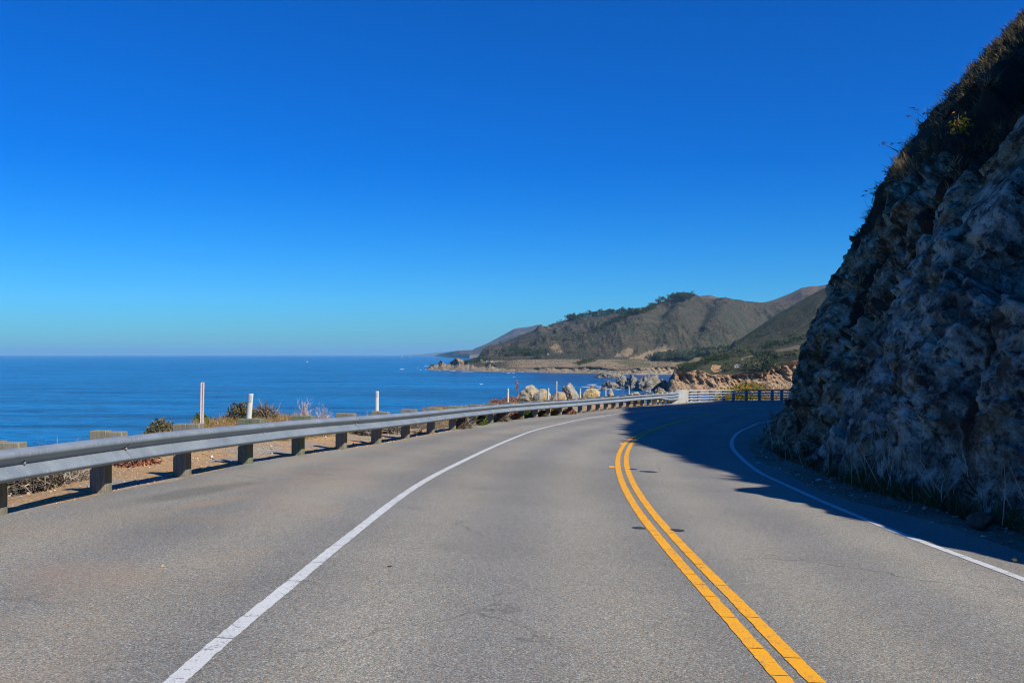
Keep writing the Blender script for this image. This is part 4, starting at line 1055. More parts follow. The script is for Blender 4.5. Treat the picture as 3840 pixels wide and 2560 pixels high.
# gravel scattered along both road edges
def rocks_mesh(C, S, r):
    base = np.array([[1,0,0],[-1,0,0],[0,1,0],[0,-1,0],[0,0,1],[0,0,-1]], float); fc = np.array([[0,2,4],[2,1,4],[1,3,4],[3,0,4],[2,0,5],[1,2,5],[3,1,5],[0,3,5]])
    n = len(C); V = base[None] * r.uniform(.55, 1.2, (n, 6, 1)) + r.normal(size=(n, 6, 3)) * .18
    V = V * S[:, None, None] * np.array([1, 1, .7]) + C[:, None]
    return V.reshape(-1, 3), (fc[None] + (np.arange(n) * 6)[:, None, None]).reshape(-1, 3)
M_GRAVEL = m_leaf("gravel_stones", [(0, (.16, .15, .14)), (.35, (.36, .28, .19)), (.6, (.42, .25, .12)), (.8, (.50, .46, .40)), (1, (.66, .63, .58))], .9)
r = np.random.default_rng(50); n = 5200; i = r.integers(120, 560, n); j = r.integers(2, 26, n); c = LANDV[i, j] + r.normal(size=(n, 3)) * [.08, .08, 0]
v, f = rocks_mesh(c, r.uniform(.006, .026, n) * np.where(r.random(n) < .06, 2.0, 1), r); tag(mesh("gravel", v, f, M_GRAVEL), kind="stuff")
n = 4200; i = r.integers(40, NE - 150, n); j = r.integers(1, 14, n); c = np.stack([XA, YA, ZA], -1)[i, j] + r.normal(size=(n, 3)) * [.08, .08, 0]
v, f = rocks_mesh(c, r.uniform(.006, .03, n) * np.where(r.random(n) < .07, 2.6, 1), r); tag(mesh("gravel", v, f, M_GRAVEL), kind="stuff")

# ------------------------------------------------------------------ boulders and stones
import bmesh
def ico(n):
    bm = bmesh.new(); bmesh.ops.create_icosphere(bm, subdivisions=n, radius=1.0)
    V = np.array([v.co[:] for v in bm.verts]); Fc = np.array([[v.index for v in f.verts] for f in bm.faces]); bm.free(); return V, Fc
ICO5 = ico(5); ICO4 = ico(4); ICO3 = ico(3)
def rock_shape(size, seed, cuts=14, src=ICO5, rough=.10, shear=(0, 0)):
    r = np.random.default_rng(seed); V = src[0].copy()
    for _ in range(cuts):
        n = unit(r.normal(size=3) * [1, 1, 1.15]); d = r.uniform(.56, .84); q = V @ n; V -= np.maximum(q - d, 0)[:, None] * n * .94
    nn = unit(V)
    V += nn * (rough * fbm(V * 2.0 + seed, 5, seed, .55)[:, None] + rough * .8 * fbm(V * 5 + seed, 4, seed + 5, .6, True)[:, None])
    V *= np.array(size) / 2
    V[:, 0] += shear[0] * V[:, 2]; V[:, 1] += shear[1] * V[:, 2]
    return V, src[1]
M_BOULD = m_stone("boulder_stone", (.34, .295, .21), (.13, .11, .08), (.48, .43, .33), 1.3)
M_BOULDY = m_stone("yellow_boulder_stone", (.46, .37, .20), (.17, .13, .08), (.55, .48, .33), 1.3)
M_BOULDG = m_stone("grey_boulder_stone", (.26, .255, .235), (.10, .10, .095), (.42, .41, .38), 1.6)
def boulder(x0, x1, ytop, ybase, depth, label, mat, seed, dy=0.0, shear=(0, 0), cuts=14, sink=.25):
    p = land_pix((x0 + x1) / 2, ybase) ; p = p + np.array([p[0] / p[1], 1, 0]) * dy; Yd = p[1]
    w = (x1 - x0) / F * Yd; h = (HZ - ytop) / F * Yd - p[2]
    v, f = rock_shape((w * 1.12, depth, (h + sink) * 1.12), seed, cuts, shear=shear)
    o = mesh("boulder", v, f, mat); o.location = ((((x0 + x1) / 2) - W0/2) / F * Yd, Yd + depth * .2, p[2] - sink + (h + sink) / 2)
    return tag(o, label, "boulder", "boulders behind the guardrail")
boulder(1942, 2046, 1449, 1500, 1.7, "big rounded grey-tan boulder, leftmost of the row behind the guardrail", M_BOULD, 61, .9, (.15, 0))
boulder(2010, 2062, 1452, 1500, 1.2, "pale boulder leaning against the right side of the leftmost big boulder", M_BOULD, 62, .9)
boulder(1998, 2044, 1466, 1503, .7, "small broken grey boulder shard with dark shadowed faces, in front of the twin boulders", M_BOULDG, 63, -.2, cuts=20)
boulder(2062, 2130, 1462, 1500, 1.2, "low cracked tan boulder under the thin pink stake", M_BOULD, 64, .2, (.1, 0), 18)
boulder(2108, 2172, 1440, 1489, 1.3, "tall slanted boulder with a dark left face, highest of the row", M_BOULDG, 65, 1.5, (-.35, 0), 16)
boulder(2188, 2257, 1461, 1496, 1.2, "smooth yellow boulder with dark crevices at its left end", M_BOULDY, 66, .4)
boulder(2276, 2308, 1462, 1492, .7, "small pointed tan boulder beside a white marker post", M_BOULD, 67, .3, cuts=18)
boulder(2345, 2418, 1470, 1492, 1.1, "low flat tan boulder, rightmost of the row before the bridge", M_BOULD, 68, .3)
def stone(px, py, s, label, mat, seed):
    c = at(px, py); v, f = rock_shape((s * 1.3, s, s * .9), seed, 9, ICO3); o = mesh("stone", v, f, mat); o.location = (c[0], c[1], c[2] + s * .36); tag(o, label, "stone")
stone(3808, 2106, .062, "small orange stone on the dusty shoulder at the lower right", M_BOULDY, 71)
stone(608, 2126, .03, "tiny pale orange stone on the asphalt left of the white line", M_BOULDY, 72)
stone(3680, 1985, .26, "dark brown stone half buried in the dirt at the foot of the cliff", m_stone("brown_stone", (.14, .09, .065), (.06, .04, .03), (.20, .14, .10), 3), 73)

# ------------------------------------------------------------------ far coast
class Terrain:
    """lofted from control lines: each line gives, over photo columns, where it appears and how far away it is"""
    def __init__(s, name, xs, lines, nrows, mat, noise=None, rows_attr=None, post=None):
        s.xs = xs; Yl, Zl = [], []
        for (cx, cy, dx, dD) in lines:
            D = np.interp(xs, dx, dD); y = np.interp(xs, cx, cy); Yl.append(D); Zl.append((HZ - y) / F * D)
        Yl = np.array(Yl); Zl = np.array(Zl)
        Yr, Zr, zone, zf = [], [], [], []
        for k, n in enumerate(nrows):
            for q in np.linspace(0, 1, n, endpoint=(k == len(nrows) - 1)):
                Yr.append(Yl[k] * (1 - q) + Yl[k+1] * q); Zr.append(Zl[k] * (1 - q) + Zl[k+1] * q); zone.append(k); zf.append(q)
        s.Y = np.array(Yr); s.Z = np.array(Zr); s.zone = np.array(zone); s.zf = np.array(zf)
        s.X = (xs[None] - W0/2) / F * s.Y
        s.px = W0/2 + F * s.X / s.Y
        if noise: noise(s)
        s.pix = HZ - F * s.Z / s.Y; s.px = W0/2 + F * s.X / s.Y
        at_ = {k: np.zeros_like(s.Z) for k in ("rock", "field", "green")}
        if rows_attr: rows_attr(s, at_)
        V = np.stack([s.X, s.Y, s.Z], -1).reshape(-1, 3)
        s.o = struct(name, V, grid_faces(*s.Z.shape), mat, smooth_=True, attrs={k: v.ravel() for k, v in at_.items()})
    def hit(s, px, py):
        j = int(np.argmin(np.abs(s.xs - px))); c = s.pix[:, j]
        k = int(np.argmax(c <= py)) if (c <= py).any() else int(c.argmin())
        return np.array([s.X[k, j], s.Y[k, j], s.Z[k, j]])
def poly_mask(s, poly):
    x, y = s.px, s.pix; m = np.zeros(x.shape, bool); n = len(poly)
    for i in range(n):
        (x0, y0), (x1, y1) = poly[i], poly[(i+1) % n]
        c = ((y0 > y) != (y1 > y)) & (x < (x1 - x0) * (y - y0) / ((y1 - y0) or 1e-9) + x0); m ^= c
    return m
HAZE_OK = True
M_HILL = m_hill("hillside_ground", (.045, .050, .031), (.072, .059, .042), (.090, .074, .048), (.012, .016, .008), (.40, .29, .17), (.32, .24, .145))
M_HILLG = m_hill("green_hillside_ground", (.034, .046, .020), (.050, .050, .030), (.080, .068, .045), (.018, .026, .010), (.50, .30, .15), (.30, .23, .135), 1.8, 3.0)
M_FARM = m_hill("far_mountain_ground", (.060, .048, .042), (.080, .060, .050), (.15, .11, .08), (.04, .036, .026), (.36, .29, .21), (.38, .28, .17), .5, 10)
M_PEAK = m_hill("brown_peak_ground", (.13, .09, .058), (.155, .105, .066), (.09, .066, .045), (.07, .055, .035), (.36, .29, .21), (.38, .28, .17), .9, 6)

# --- headland, terrace and the big hill behind it
xs2 = np.r_[np.arange(1598, 3170, 2.6)]
wy_x, wy_y = [1598,1760,1840,2044,2197,2265,2334,2400,2520,3170], [1387,1390.5,1392.5,1397.5,1399.5,1402,1404,1405,1404,1402]
cy_x = [1598,1606,1615,1626,1636,1645,1653,1664,1673,1681,1692,1700,1712,1735,1752,1760,1768,1780,1788,1806,1819,1827,1834,1845,1857,1870,1900,1959,2048,2100,2150,2200,2250,2300,2326,2353,2384,2450,2518,2560,3170]
cy_y = [1386,1378,1366,1368,1371,1360,1352,1361,1366,1364,1355,1350,1340,1350,1357,1368,1364,1372,1375,1374,1375,1366,1358,1362,1371,1378,1381,1383,1379,1378,1380,1376,1376,1386,1389,1388,1381,1378,1375,1378,1390]
wD = SEA * -F / (np.interp(xs2, wy_x, wy_y) - HZ)
L_W = (wy_x, wy_y, xs2, wD)
L_C = (cy_x, cy_y, xs2, wD + np.interp(xs2, [1598, 1650, 1760, 1850, 1950], [12, 55, 70, 60, 38]))
L_B = ([1598,1712,1760,1790,1806,1850,1900,1950,2080,2300,2450,2540,2700,2900,3170], [1387.5,1372,1364,1354,1352,1352,1350,1348,1346,1346,1355,1358,1345,1330,1322],
       [1598,1700,1780,1850,1950,3170], [2340,2400,2440,2480,2520,2520])
L_M = ([1598,1765,1786,1800,1850,1950,2050,2160,2223,2290,2353,2407,2480,2544,2600,2800,3000,3170], [1378,1376,1352,1340,1320,1288,1266,1251,1238,1212,1184,1174.5,1172,1172,1215,1282,1305,1310], [0, 5000], [3000, 3000])
L_M2 = ([1598,1765,1786,1800,1850,1950,2050,2160,2223,2290,2353,2407,2480,2544,2600,2736,2812,2900,3170], [1376,1374,1353,1342,1322,1291,1271,1257,1246,1222,1196,1186,1180,1165,1178,1205,1248,1262,1270], [0, 5000], [3300, 3300])
L_R = ([1598,1765,1786,1806,1840,1874,1908,1952,1993,2041,2071,2112,2146,2180,2248,2300,2407,2430,2468,2506,2544,2598,2697,2774,2850,2927,2984,3060,3170],
       [1366,1366,1342.5,1329,1308.5,1291.5,1276,1257.6,1244,1228.6,1215,1203,1194.5,1188,1181,1174,1174,1163,1144,1128,1123,1119,1123,1128,1135,1135,1131,1124,1116], [0, 5000], [3900, 3900])
L_BK = (L_R[0], [y + 60 for y in L_R[1]], [0, 5000], [4600, 4600])
def noise2(s):
    z = s.zone[:, None]; q = s.zf[:, None]; X, Y = s.X, s.Y
    e = np.sin(np.pi * q)
    # ribs and gullies of the sea cliffs
    rk = (z == 0); fr = fbm(P3(X * .045, Y * .004, s.Z * .02), 6, 3, .62, True); fr2 = fbm(P3(X * .13, Y * .02, s.Z * .07), 4, 8, .6, True)
    s.Y += np.where(rk, (fr * 34 + fr2 * 12) * e, 0); s.Z += np.where(rk, (fr * 3.0 + fr2 * 2.2) * e, 0)
    top = (z == 1) & (q < .05); s.Z += np.where(top, fbm(P3(X * .05, Y * 0, 2), 4, 5) * 1.8, 0)
    s.Z += np.where(z == 1, fbm(P3(X * .008, Y * .008, 1), 4, 6) * 1.6 * e, 0)
    gl = fbm(P3(X * .0046, Y * .0011, 0), 5, 41, .5, True); g2 = fbm(P3(X * .020, Y * .006, 4), 5, 43, .55, True)
    land = sstep(1778, 1835, s.px)
    s.Z += land * (np.where(z == 2, (gl * 28 + g2 * 18) * e, 0) + np.where(z == 3, g2 * 4 * e, 0) + np.where(z == 4, (gl * 32 + g2 * 20) * e, 0))
    s.Z += np.where((z == 5) & (q < .1), g2 * 3, 0)
    # dry side ridge in front of the right-hand basin
    rid = np.interp(Y, [2520, 3000, 3300, 3900], [0, 1, 1, 0])
    px = W0/2 + F * X / Y
    for cx_, wd_, hg_ in ((2700, 70, 46), (2560, 60, 22), (2400, 45, 16), (2840, 45, -24), (2625, 26, -16), (2480, 22, -12)):
        s.Z += rid * hg_ * np.exp(-((px - cx_ - (Y - 3000) * .06) / wd_) ** 2) * (z >= 2)
def attr2(s, A):
    z = s.zone[:, None] + 0 * s.Z; q = s.zf[:, None]
    A["rock"][:] = np.where(z == 0, 1.0, 0) + np.where((z == 1) & (q < .08), .45, 0)
    A["rock"][:] += np.where((z == 1) & (s.px < 1760) & (s.pix < 1380), .8 - .5 * q, 0)
    A["field"][:] = np.where((z == 1), sstep(1865, 1960, s.px) * sstep(.04, .12, q) * .9, 0)
    for P in ([(2303,1338),(2318,1324),(2345,1310),(2366,1303),(2378,1318),(2360,1333)], [(2361,1342),(2420,1322),(2470,1303),(2496,1294),(2515,1305),(2534,1312),(2470,1328),(2440,1350)], [(1795,1356),(1880,1350),(1893,1352),(1893,1356),(1830,1362)], [(2060,1301),(2085,1288),(2100,1300),(2110,1322),(2075,1318)]):
        A["field"][poly_mask(s, P)] = .72
    A["green"][poly_mask(s, [(2288,1353),(2340,1350),(2440,1360),(2437,1371),(2360,1372)])] = .55
    cut = np.abs(s.pix - np.interp(s.px, [2055,2090,2150,2200], [1228,1238,1247,1256])) < 2.2
    A["rock"][cut & (s.px > 2055) & (s.px < 2200) & (z >= 2)] = .75
T2 = Terrain("hillside", xs2, [L_W, L_C, L_B, L_M, L_M2, L_R, L_BK], [16, 18, 40, 10, 30, 4], M_HILL, noise2, attr2)

# --- far mountain beyond the headland
xs3 = np.arange(1628, 2120, 3.0)
wy3 = np.interp(xs3, [1628,1646,1700,1760,2120], [1335.5,1337,1341.5,1344,1347])
LW3 = (xs3, wy3, xs3, SEA * -F / (wy3 - HZ))
LF3 = ([1628,1646,1680,1711,1772,1840,1900,2000,2120], [1335,1332,1330,1329,1328,1322,1318,1310,1305], xs3, SEA * -F / (wy3 - HZ) + 250)
LR3 = ([1628,1646,1680,1711,1772,1782,1800,1840,1875,1908,1925,1939,1970,1996,2014,2041,2080,2120], [1335,1327,1321,1315,1311.5,1305,1299,1281,1262,1244,1234,1230,1227,1223,1217,1223,1232,1240], xs3, np.maximum(SEA * -F / (wy3 - HZ) + 900, 11500))
LB3 = (LR3[0], [y + 40 for y in LR3[1]], xs3, np.maximum(SEA * -F / (wy3 - HZ) + 2500, 13500))
def noise3(s):
    e = np.sin(np.pi * s.zf[:, None]); z = s.zone[:, None]
    s.Z += np.where(z == 1, (fbm(P3(s.X * .0022, s.Y * .0008, 0), 5, 71, .5, True) * 26 + fbm(P3(s.X * .008, s.Y * .004, 0), 4, 73) * 10) * e * np.clip((s.px - 1760) / 80, 0.1, 1), 0)
def attr3(s, A):
    A["rock"][:] = np.where(s.zone[:, None] == 0, .9, 0) + 0 * s.Z
    d = np.abs(s.pix - np.interp(s.px, [1780,1850,1900,1940,1990,2014], [1302,1284,1263,1250,1246,1236])) 
    A["rock"] += np.where((s.px > 1800), .50 * np.exp(-(d / 7) ** 2), 0)
T3 = Terrain("far_mountain", xs3, [LW3, LF3, LR3, LB3], [6, 30, 4], M_FARM, noise3, attr3)
# --- brown peaks behind the ridge
for nm, x0, x1, lr, D in (("brown_peak", 2560, 2740, ([2560,2598,2620,2640,2659,2686,2705,2740],[1140,1119,1111,1108,1105.5,1113,1123,1142]), 5600),
                          ("brown_peak", 2830, 3240, ([2830,2862,2908,2965,3007,3042,3068,3120,3180,3240],[1150,1135,1122,1099.5,1079,1073,1073,1062,1058,1064]), 5200)):
    xp = np.arange(x0, x1, 3.0)
    def npk(s):
        e = np.sin(np.pi * s.zf[:, None]) * (s.zone[:, None] == 0)
        s.Z += (fbm(P3(s.X * .006, s.Y * .0022, 2), 5, 91, .5, True) * 20 + fbm(P3(s.X * .02, s.Y * .01, 2), 4, 93) * 4) * e
    Terrain(nm, xp, [(lr[0], [y + 70 for y in lr[1]], [0, 5000], [D - 900] * 2), (*lr, [0, 5000], [D] * 2), (lr[0], [y + 60 for y in lr[1]], [0, 5000], [D + 700] * 2)], [26, 4], M_PEAK, npk)
# --- faintest coast on the horizon
xp = np.arange(1490, 1860, 4.0)
Terrain("distant_coast", xp, [([0, 5000], [1333.6] * 2, [0, 5000], [34000] * 2), ([1490,1540,1600,1640,1690,1740,1800,1860], [1333.4,1331,1326,1321,1317,1317,1318,1319], [0, 5000], [36500] * 2), ([0, 5000], [1340] * 2, [0, 5000], [39000] * 2)], [8, 3], M_FARM)

# --- near headland with the orange sea cliffs
xs1 = np.arange(2504, 3175, 1.6)
w1x, w1D = [2504, 2540, 2700, 2900, 3175], [905, 900, 885, 880, 890]
W1D = np.interp(xs1, w1x, w1D); W1y = HZ - F * (SEA - 1) / W1D
c1x = [2504,2509,2518,2528,2537,2548,2562,2580,2608,2640,2667,2690,2705,2740,2776,2807,2835,2858,2878,2895,2909,2950,2988,3060,3175]
c1y = [1466,1444,1415,1390,1367,1386,1398,1394,1386,1392,1405,1402,1405,1403,1397,1400,1394,1395,1398,1376,1363,1357,1352,1345,1340]
k1x = [2504,2509,2537,2572,2603,2654,2705,2760,2817,2900,2986,3060,3175]; k1y = [1465,1443,1365.5,1357,1339,1334.5,1334,1336,1331,1316,1299,1288,1280]
v1x = k1x; v1y = [1480,1460,1386,1376,1356,1350,1344,1322,1312,1296,1280,1268,1260]
r1x = [2504,2560,2700,2755,2831,2889,2965,3023,3065,3120,3175]; r1y = [1500,1400,1356,1284,1234,1195,1149.5,1115,1093,1066,1040]
def noise1(s):
    z = s.zone[:, None]; q = s.zf[:, None]; e = np.sin(np.pi * q); X, Y = s.X, s.Y
    fr = fbm(P3(X * .030, Y * .006, s.Z * .022 + X * .012), 6, 23, .6, True); f2 = fbm(P3(X * .11, Y * .03, s.Z * .07), 5, 27, .6, True)
    s.Y += np.where(z == 0, (fr * 32 + f2 * 12) * e, 0); s.Z += np.where(z == 0, (fr * 2.2 + f2 * 2.4) * e, 0)
    s.Z += np.where(z == 1, fbm(P3(X * .03, Y * .03, 0), 5, 29) * 3 * e, 0) + np.where(z == 3, (fbm(P3(X * .010, Y * .003, 0), 5, 31, .5, True) * 13 + fbm(P3(X * .04, Y * .02, 0), 4, 33) * 3) * e, 0)
    s.Z += np.where((z == 1) & (q < .04), fbm(P3(X * .07, 0 * Y, 0), 4, 35) * 1.5, 0)
def attr1(s, A):
    z = s.zone[:, None] + 0 * s.Z
    A["rock"][:] = np.where(z == 0, 1, 0)
    A["rock"][poly_mask(s, [(2664,1384),(2672,1366),(2704,1370),(2706,1390),(2680,1398)])] = .9
    A["field"][poly_mask(s, [(2580,1358),(2605,1342),(2650,1336),(2645,1345),(2600,1360)])] = .45
    rd_ = np.abs(s.pix - np.interp(s.px, [2780,2817,2870,2930,2990], [1347,1334,1322,1312,1298])) < 2.6
    A["field"][rd_ & (s.px > 2780) & (z >= 1)] = .8
    A["field"][poly_mask(s, [(2870,1322),(2930,1306),(3000,1296),(3000,1308),(2940,1316)])] = .5
T1 = Terrain("headland", xs1, [(xs1, W1y, xs1, W1D), (c1x, c1y, xs1, W1D + 45), (k1x, k1y, xs1, W1D + np.interp(xs1, [2504, 2540, 2620, 2800], [50, 60, 170, 320])), (v1x, v1y, xs1, W1D + np.interp(xs1, [2504, 2540, 2620, 2800], [80, 130, 300, 560])), (r1x, r1y, xs1, [2050] * len(xs1)), (r1x, [y + 60 for y in r1y], xs1, [2500] * len(xs1))], [44, 26, 12, 44, 3], M_HILLG, noise1, attr1)

# --- brushy bluff just past the bridge
xsb = np.arange(2660, 3240, 4.0)
bt = ([2660,2700,2735,2765,2800,2825,2850,2880,2930,3000,3240], [1500,1478,1463,1450,1441,1439.5,1446,1454,1457,1452,1430])
def noiseb(s):
    s.Z += fbm(P3(s.X * .35, s.Y * .35, 0), 4, 51) * .22 * np.sin(np.pi * s.zf[:, None]) + fbm(P3(s.X * 2, s.Y * 2, 0), 3, 52) * .05
M_BLUFF = m_dirt("bluff_soil", (.20, .155, .07), (.13, .10, .05), (.24, .19, .11))
def attrb(s, A): pass
TB = Terrain("bluff_beyond_bridge", xsb, [(bt[0], [1700] * len(bt[0]), [0, 5000], [61] * 2), ([2660,2700,2760,3240], [1540,1516,1505,1503], [0, 5000], [64] * 2), (*bt, [0, 5000], [80] * 2), (bt[0], [y + 60 for y in bt[1]], [0, 5000], [100] * 2), (bt[0], [2900] * len(bt[0]), [0, 5000], [108] * 2)], [6, 26, 8, 4], M_BLUFF, noiseb, attrb)
def cover(name, T, n, mat, size, seed, xr, zone, lift=.05, kind='leaf', mask=None, jit=(.25, .35, .03)):
    r = np.random.default_rng(seed); m = (T.px > xr[0]) & (T.px < xr[1]) & np.isin(T.zone[:, None] + 0 * T.Z, zone)
    if mask is not None: m &= mask(T)
    idx = np.argwhere(m); k = idx[r.choice(len(idx), n)]; c = np.stack([T.X[k[:, 0], k[:, 1]], T.Y[k[:, 0], k[:, 1]], T.Z[k[:, 0], k[:, 1]]], 1)
    ds = (T.Y.max() - T.Y.min()) / 60; c += r.normal(size=c.shape) * jit; c[:, 2] += np.abs(r.normal(size=n)) * lift
    if kind == 'leaf': v, f = leaves(c, r.uniform(.5, 1.3, n) * size, r, 1.0, .5)
    else: v, f = blades(c, r.normal(size=c.shape) * .6 + [0, 0, 1], r.uniform(.5, 1.3, n) * size, size * .08, .4, r)
    return tag(mesh(name, v, f, mat), kind="stuff")
cover("ice_plant", TB, 5200, ML_ICE, .12, 53, (2700, 2870), [1, 2], .05)
cover("dry_brush", TB, 5200, ML_TWIG, .35, 54, (2820, 3240), [1, 2], .03, 'blade')

# ------------------------------------------------------------------ sea stacks
M_STACK = m_stone("sea_rock", (.20, .185, .16), (.06, .055, .05), (.30, .275, .23), .07)
def stack(x0, x1, ytop, ybase, label, seed, cuts=10, dd=1.0, shear=0.0):
    D = SEA * -F / (ybase - HZ); w = (x1 - x0) / F * D; h = (ybase - ytop) / F * D
    v, f = rock_shape((w * 1.12, w * .9 * dd, 2.1 * h), seed, cuts, ICO5, .34, (shear, 0))
    o = mesh("sea_stack", v, f, M_STACK, smooth_=False); o.location = (((x0 + x1)/2 - W0/2) / F * D, D + w * .2, SEA - .05 * h)
    return tag(o, label, "sea rock", "sea rocks off the orange cliffs")
stack(2261, 2321, 1424, 1456, "dark rounded sea rock, leftmost of the group off the orange cliffs", 81)
stack(2314, 2360, 1416, 1452, "sea rock between the leftmost rounded one and the great grey stack", 82)
stack(2345, 2410, 1412, 1458, "left shoulder rock of the great grey sea stack", 83)
stack(2375, 2482, 1405, 1464, "great grey sea stack, tallest of the rocks off the orange cliffs", 84, 12)
stack(2455, 2516, 1426, 1462, "sea rock tucked between the great grey stack and the shaded cliff", 85)
stack(2452, 2492, 1454, 1474, "small low rock in front of the great grey sea stack", 86)
stack(2214, 2232, 1443, 1452, "tiny wave-washed rock among the white surf, left one", 87)
stack(2226, 2246, 1455, 1464, "tiny wave-washed rock among the white surf, right one", 88)
stack(2255, 2278, 1450, 1462, "little rock at the foot of the leftmost rounded sea rock", 89)
stack(2250, 2350, 1396, 1416, "low reef of rock joined to the far cliff foot above the leftmost sea rock", 90, 8, .5)

# ------------------------------------------------------------------ sea and surf
n = 128; R = 90000.0
a = np.linspace(0, 2 * math.pi, n, endpoint=False)
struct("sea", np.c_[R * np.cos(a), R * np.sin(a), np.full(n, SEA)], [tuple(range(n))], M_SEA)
M_FOAM = m_plain("sea_foam", (.80, .83, .85), .9, .1, .05, .1)
def foam(spots, seed=1):
    r = np.random.default_rng(seed); V = []; Fc = []
    for (px, py, w, h) in spots:
        D = SEA * -F / (py - HZ); cx = (px - W0/2) / F * D
        for q in range(3):
            W_ = w / F * D * r.uniform(.3, .6); Hh_ = max(h / F * D * D / 60 * .5, 1.5) * r.uniform(.3, .6)
            ox, oy = r.normal() * W_ * .55, r.normal() * Hh_ * .5; a = np.linspace(0, 2 * math.pi, 26, endpoint=False)
            rr = 1 + .45 * fbm(P3(np.cos(a) * 2, np.sin(a) * 2, px + q), 4, 3)
            b = len(V); V.append((cx + ox, D + oy, SEA + .35))
            for t, k in zip(a, rr): V.append((cx + ox + W_ * k * math.cos(t), D + oy + Hh_ * k * math.sin(t), SEA + .05 + .01 * q))
            Fc += [(b, b + 1 + i, b + 1 + (i + 1) % 26) for i in range(26)]
    return tag(mesh("sea_foam", np.array(V), Fc, M_FOAM), kind="stuff")
foam([(1509,1384,16,2.6),(1597,1371,14,2),(1625,1370,12,1.8),(1598,1386,6,2),(1566,1381,5,1.5),(1700,1391.5,18,1.4),(1755,1393,26,1.4),(1886,1393.5,10,1.2),(1905,1398.5,14,1.6),(1925,1398,10,1.2),
      (1928,1413,5,1.2),(1805,1440,11,1.2),(2310,1412,26,2.2),(2220,1442,40,2.0),(2210,1450,36,2.4),(2250,1449,26,2),(2225,1459,30,2.2),(2285,1457,30,2.4),(2320,1460,30,2),(2262,1453,20,2),(2330,1446,10,2),(2395,1460,18,2.2),(2440,1466,22,2),(2520,1466,14,2),(2550,1470,20,2),(2500,1474,18,2),(1580,1386,8,1.2),(1650,1391,8,1)])

# ------------------------------------------------------------------ trees on the far coast
ML_TREE = m_leaf("tree_foliage", [(0, (.014, .026, .011)), (.5, (.034, .054, .022)), (1, (.085, .105, .045))], .9)
ML_TREEO = m_leaf("olive_tree_foliage", [(0, (.04, .05, .022)), (.5, (.08, .09, .042)), (1, (.16, .155, .08))], .9)
M_BARK = m_plain("bark", (.10, .075, .055), .9, .4, 2.0, .1)
def tree_proto(kind, seed):
    r = np.random.default_rng(seed); C = []
    nb = {'pine': 11, 'broad': 12, 'bush': 9}[kind]
    for b in range(nb):
        if kind == 'pine': c = np.array([r.normal() * .16, r.normal() * .16, r.uniform(.14, .86)]); rad = r.uniform(.16, .26) * (1.25 - .55 * c[2])
        elif kind == 'broad': c = np.array([r.normal() * .30, r.normal() * .30, r.uniform(.35, .82)]); rad = r.uniform(.16, .26)
        else: c = np.array([r.normal() * .38, r.normal() * .38, r.uniform(.15, .65)]); rad = r.uniform(.18, .30)
        q = unit(r.normal(size=(34, 3))) * rad * r.uniform(.55, 1.05, (34, 1)); q[:, 2] *= .95; C.append(c + q)
    C = np.concatenate(C); v, f = leaves(C, r.uniform(.035, .075, len(C)), r, .6, .75)
    P = [(0, 0, -.08), (.01, 0, .2), (-.015, .01, .45), (.01, 0, .75)]
    parts = [tube(P, [.035, .028, .02, .008], 6)]
    for b in range(4):
        a = r.uniform(0, 6.28); z0 = r.uniform(.25, .5); parts.append(tube([(0, 0, z0), (math.cos(a) * .12, math.sin(a) * .12, z0 + .12), (math.cos(a) * .24, math.sin(a) * .24, z0 + .22)], [.016, .011, .005], 5))
    tv, tf = joined(parts)
    return (v, f), (tv, tf)
PROT = {}
for kd in ('pine', 'broad', 'bush'):
    for s_ in range(4):
        (v, f), (tv, tf) = tree_proto(kd, 300 + s_ * 7 + len(kd)); mats = (ML_TREE, ML_TREEO)
        for mi in (0, 1):
            cm = bpy.data.meshes.new("crown"); cm.from_pydata([tuple(q) for q in v], [], [tuple(q) for q in f]); cm.materials.append(mats[mi])
            tm = bpy.data.meshes.new("trunk"); tm.from_pydata([tuple(q) for q in tv], [], tf); tm.materials.append(M_BARK)
            PROT[(kd, s_, mi)] = (cm, tm)
trng = random.Random(12)
def tree(T, px, py, hpx, kind, label, group, mi=0, wf=1.0, name="tree"):
    p = T.hit(px, py); h = hpx / F * p[1]; s_ = trng.randrange(4)
    o = empty(name, tuple(p), trng.uniform(0, 6.28)); o.scale = (h * wf * trng.uniform(.9, 1.15), h * wf * trng.uniform(.9, 1.15), h)
    tag(o, label, "tree" if name != "bush" else "bush", group)
    cm, tm = PROT[(kind, s_, mi)]
    for nm_, me in (("trunk", tm), ("crown", cm)):
        c = bpy.data.objects.new(nm_, me); COL.objects.link(c); c.parent = o
    return o
def along(pts, n, jx=0, jy=0):
    P = np.array(pts, float); d = np.r_[0, np.cumsum(np.linalg.norm(np.diff(P, axis=0), axis=1))]
    for s in np.linspace(0, d[-1], n): yield np.interp(s, d, P[:, 0]) + trng.uniform(-jx, jx), np.interp(s, d, P[:, 1]) + trng.uniform(-jy, jy)
G1 = "dark trees lining the skyline of the big hill"
for x, y in along([(2130,1202),(2200,1187),(2300,1176),(2400,1176),(2410,1176)], 46, 4, 1): tree(T2, x, y + 2, trng.uniform(14, 27), 'pine', "dark tree in the row along the left skyline of the big hill", G1, 0, 1.15)
for x, y in along([(2412,1174),(2455,1155)], 11, 3, 1): tree(T2, x, y + 2, trng.uniform(18, 27), 'pine', "dark tree climbing the skyline below the summit grove of the big hill", G1 + ", upper slope", 0, 1.1)
for x, y in along([(2470,1146),(2512,1130)], 4, 2, 1): tree(T2, x, y, trng.uniform(18, 26), 'broad', "dark round tree just left of the summit grove", G1 + ", below the summit", 0, .9)
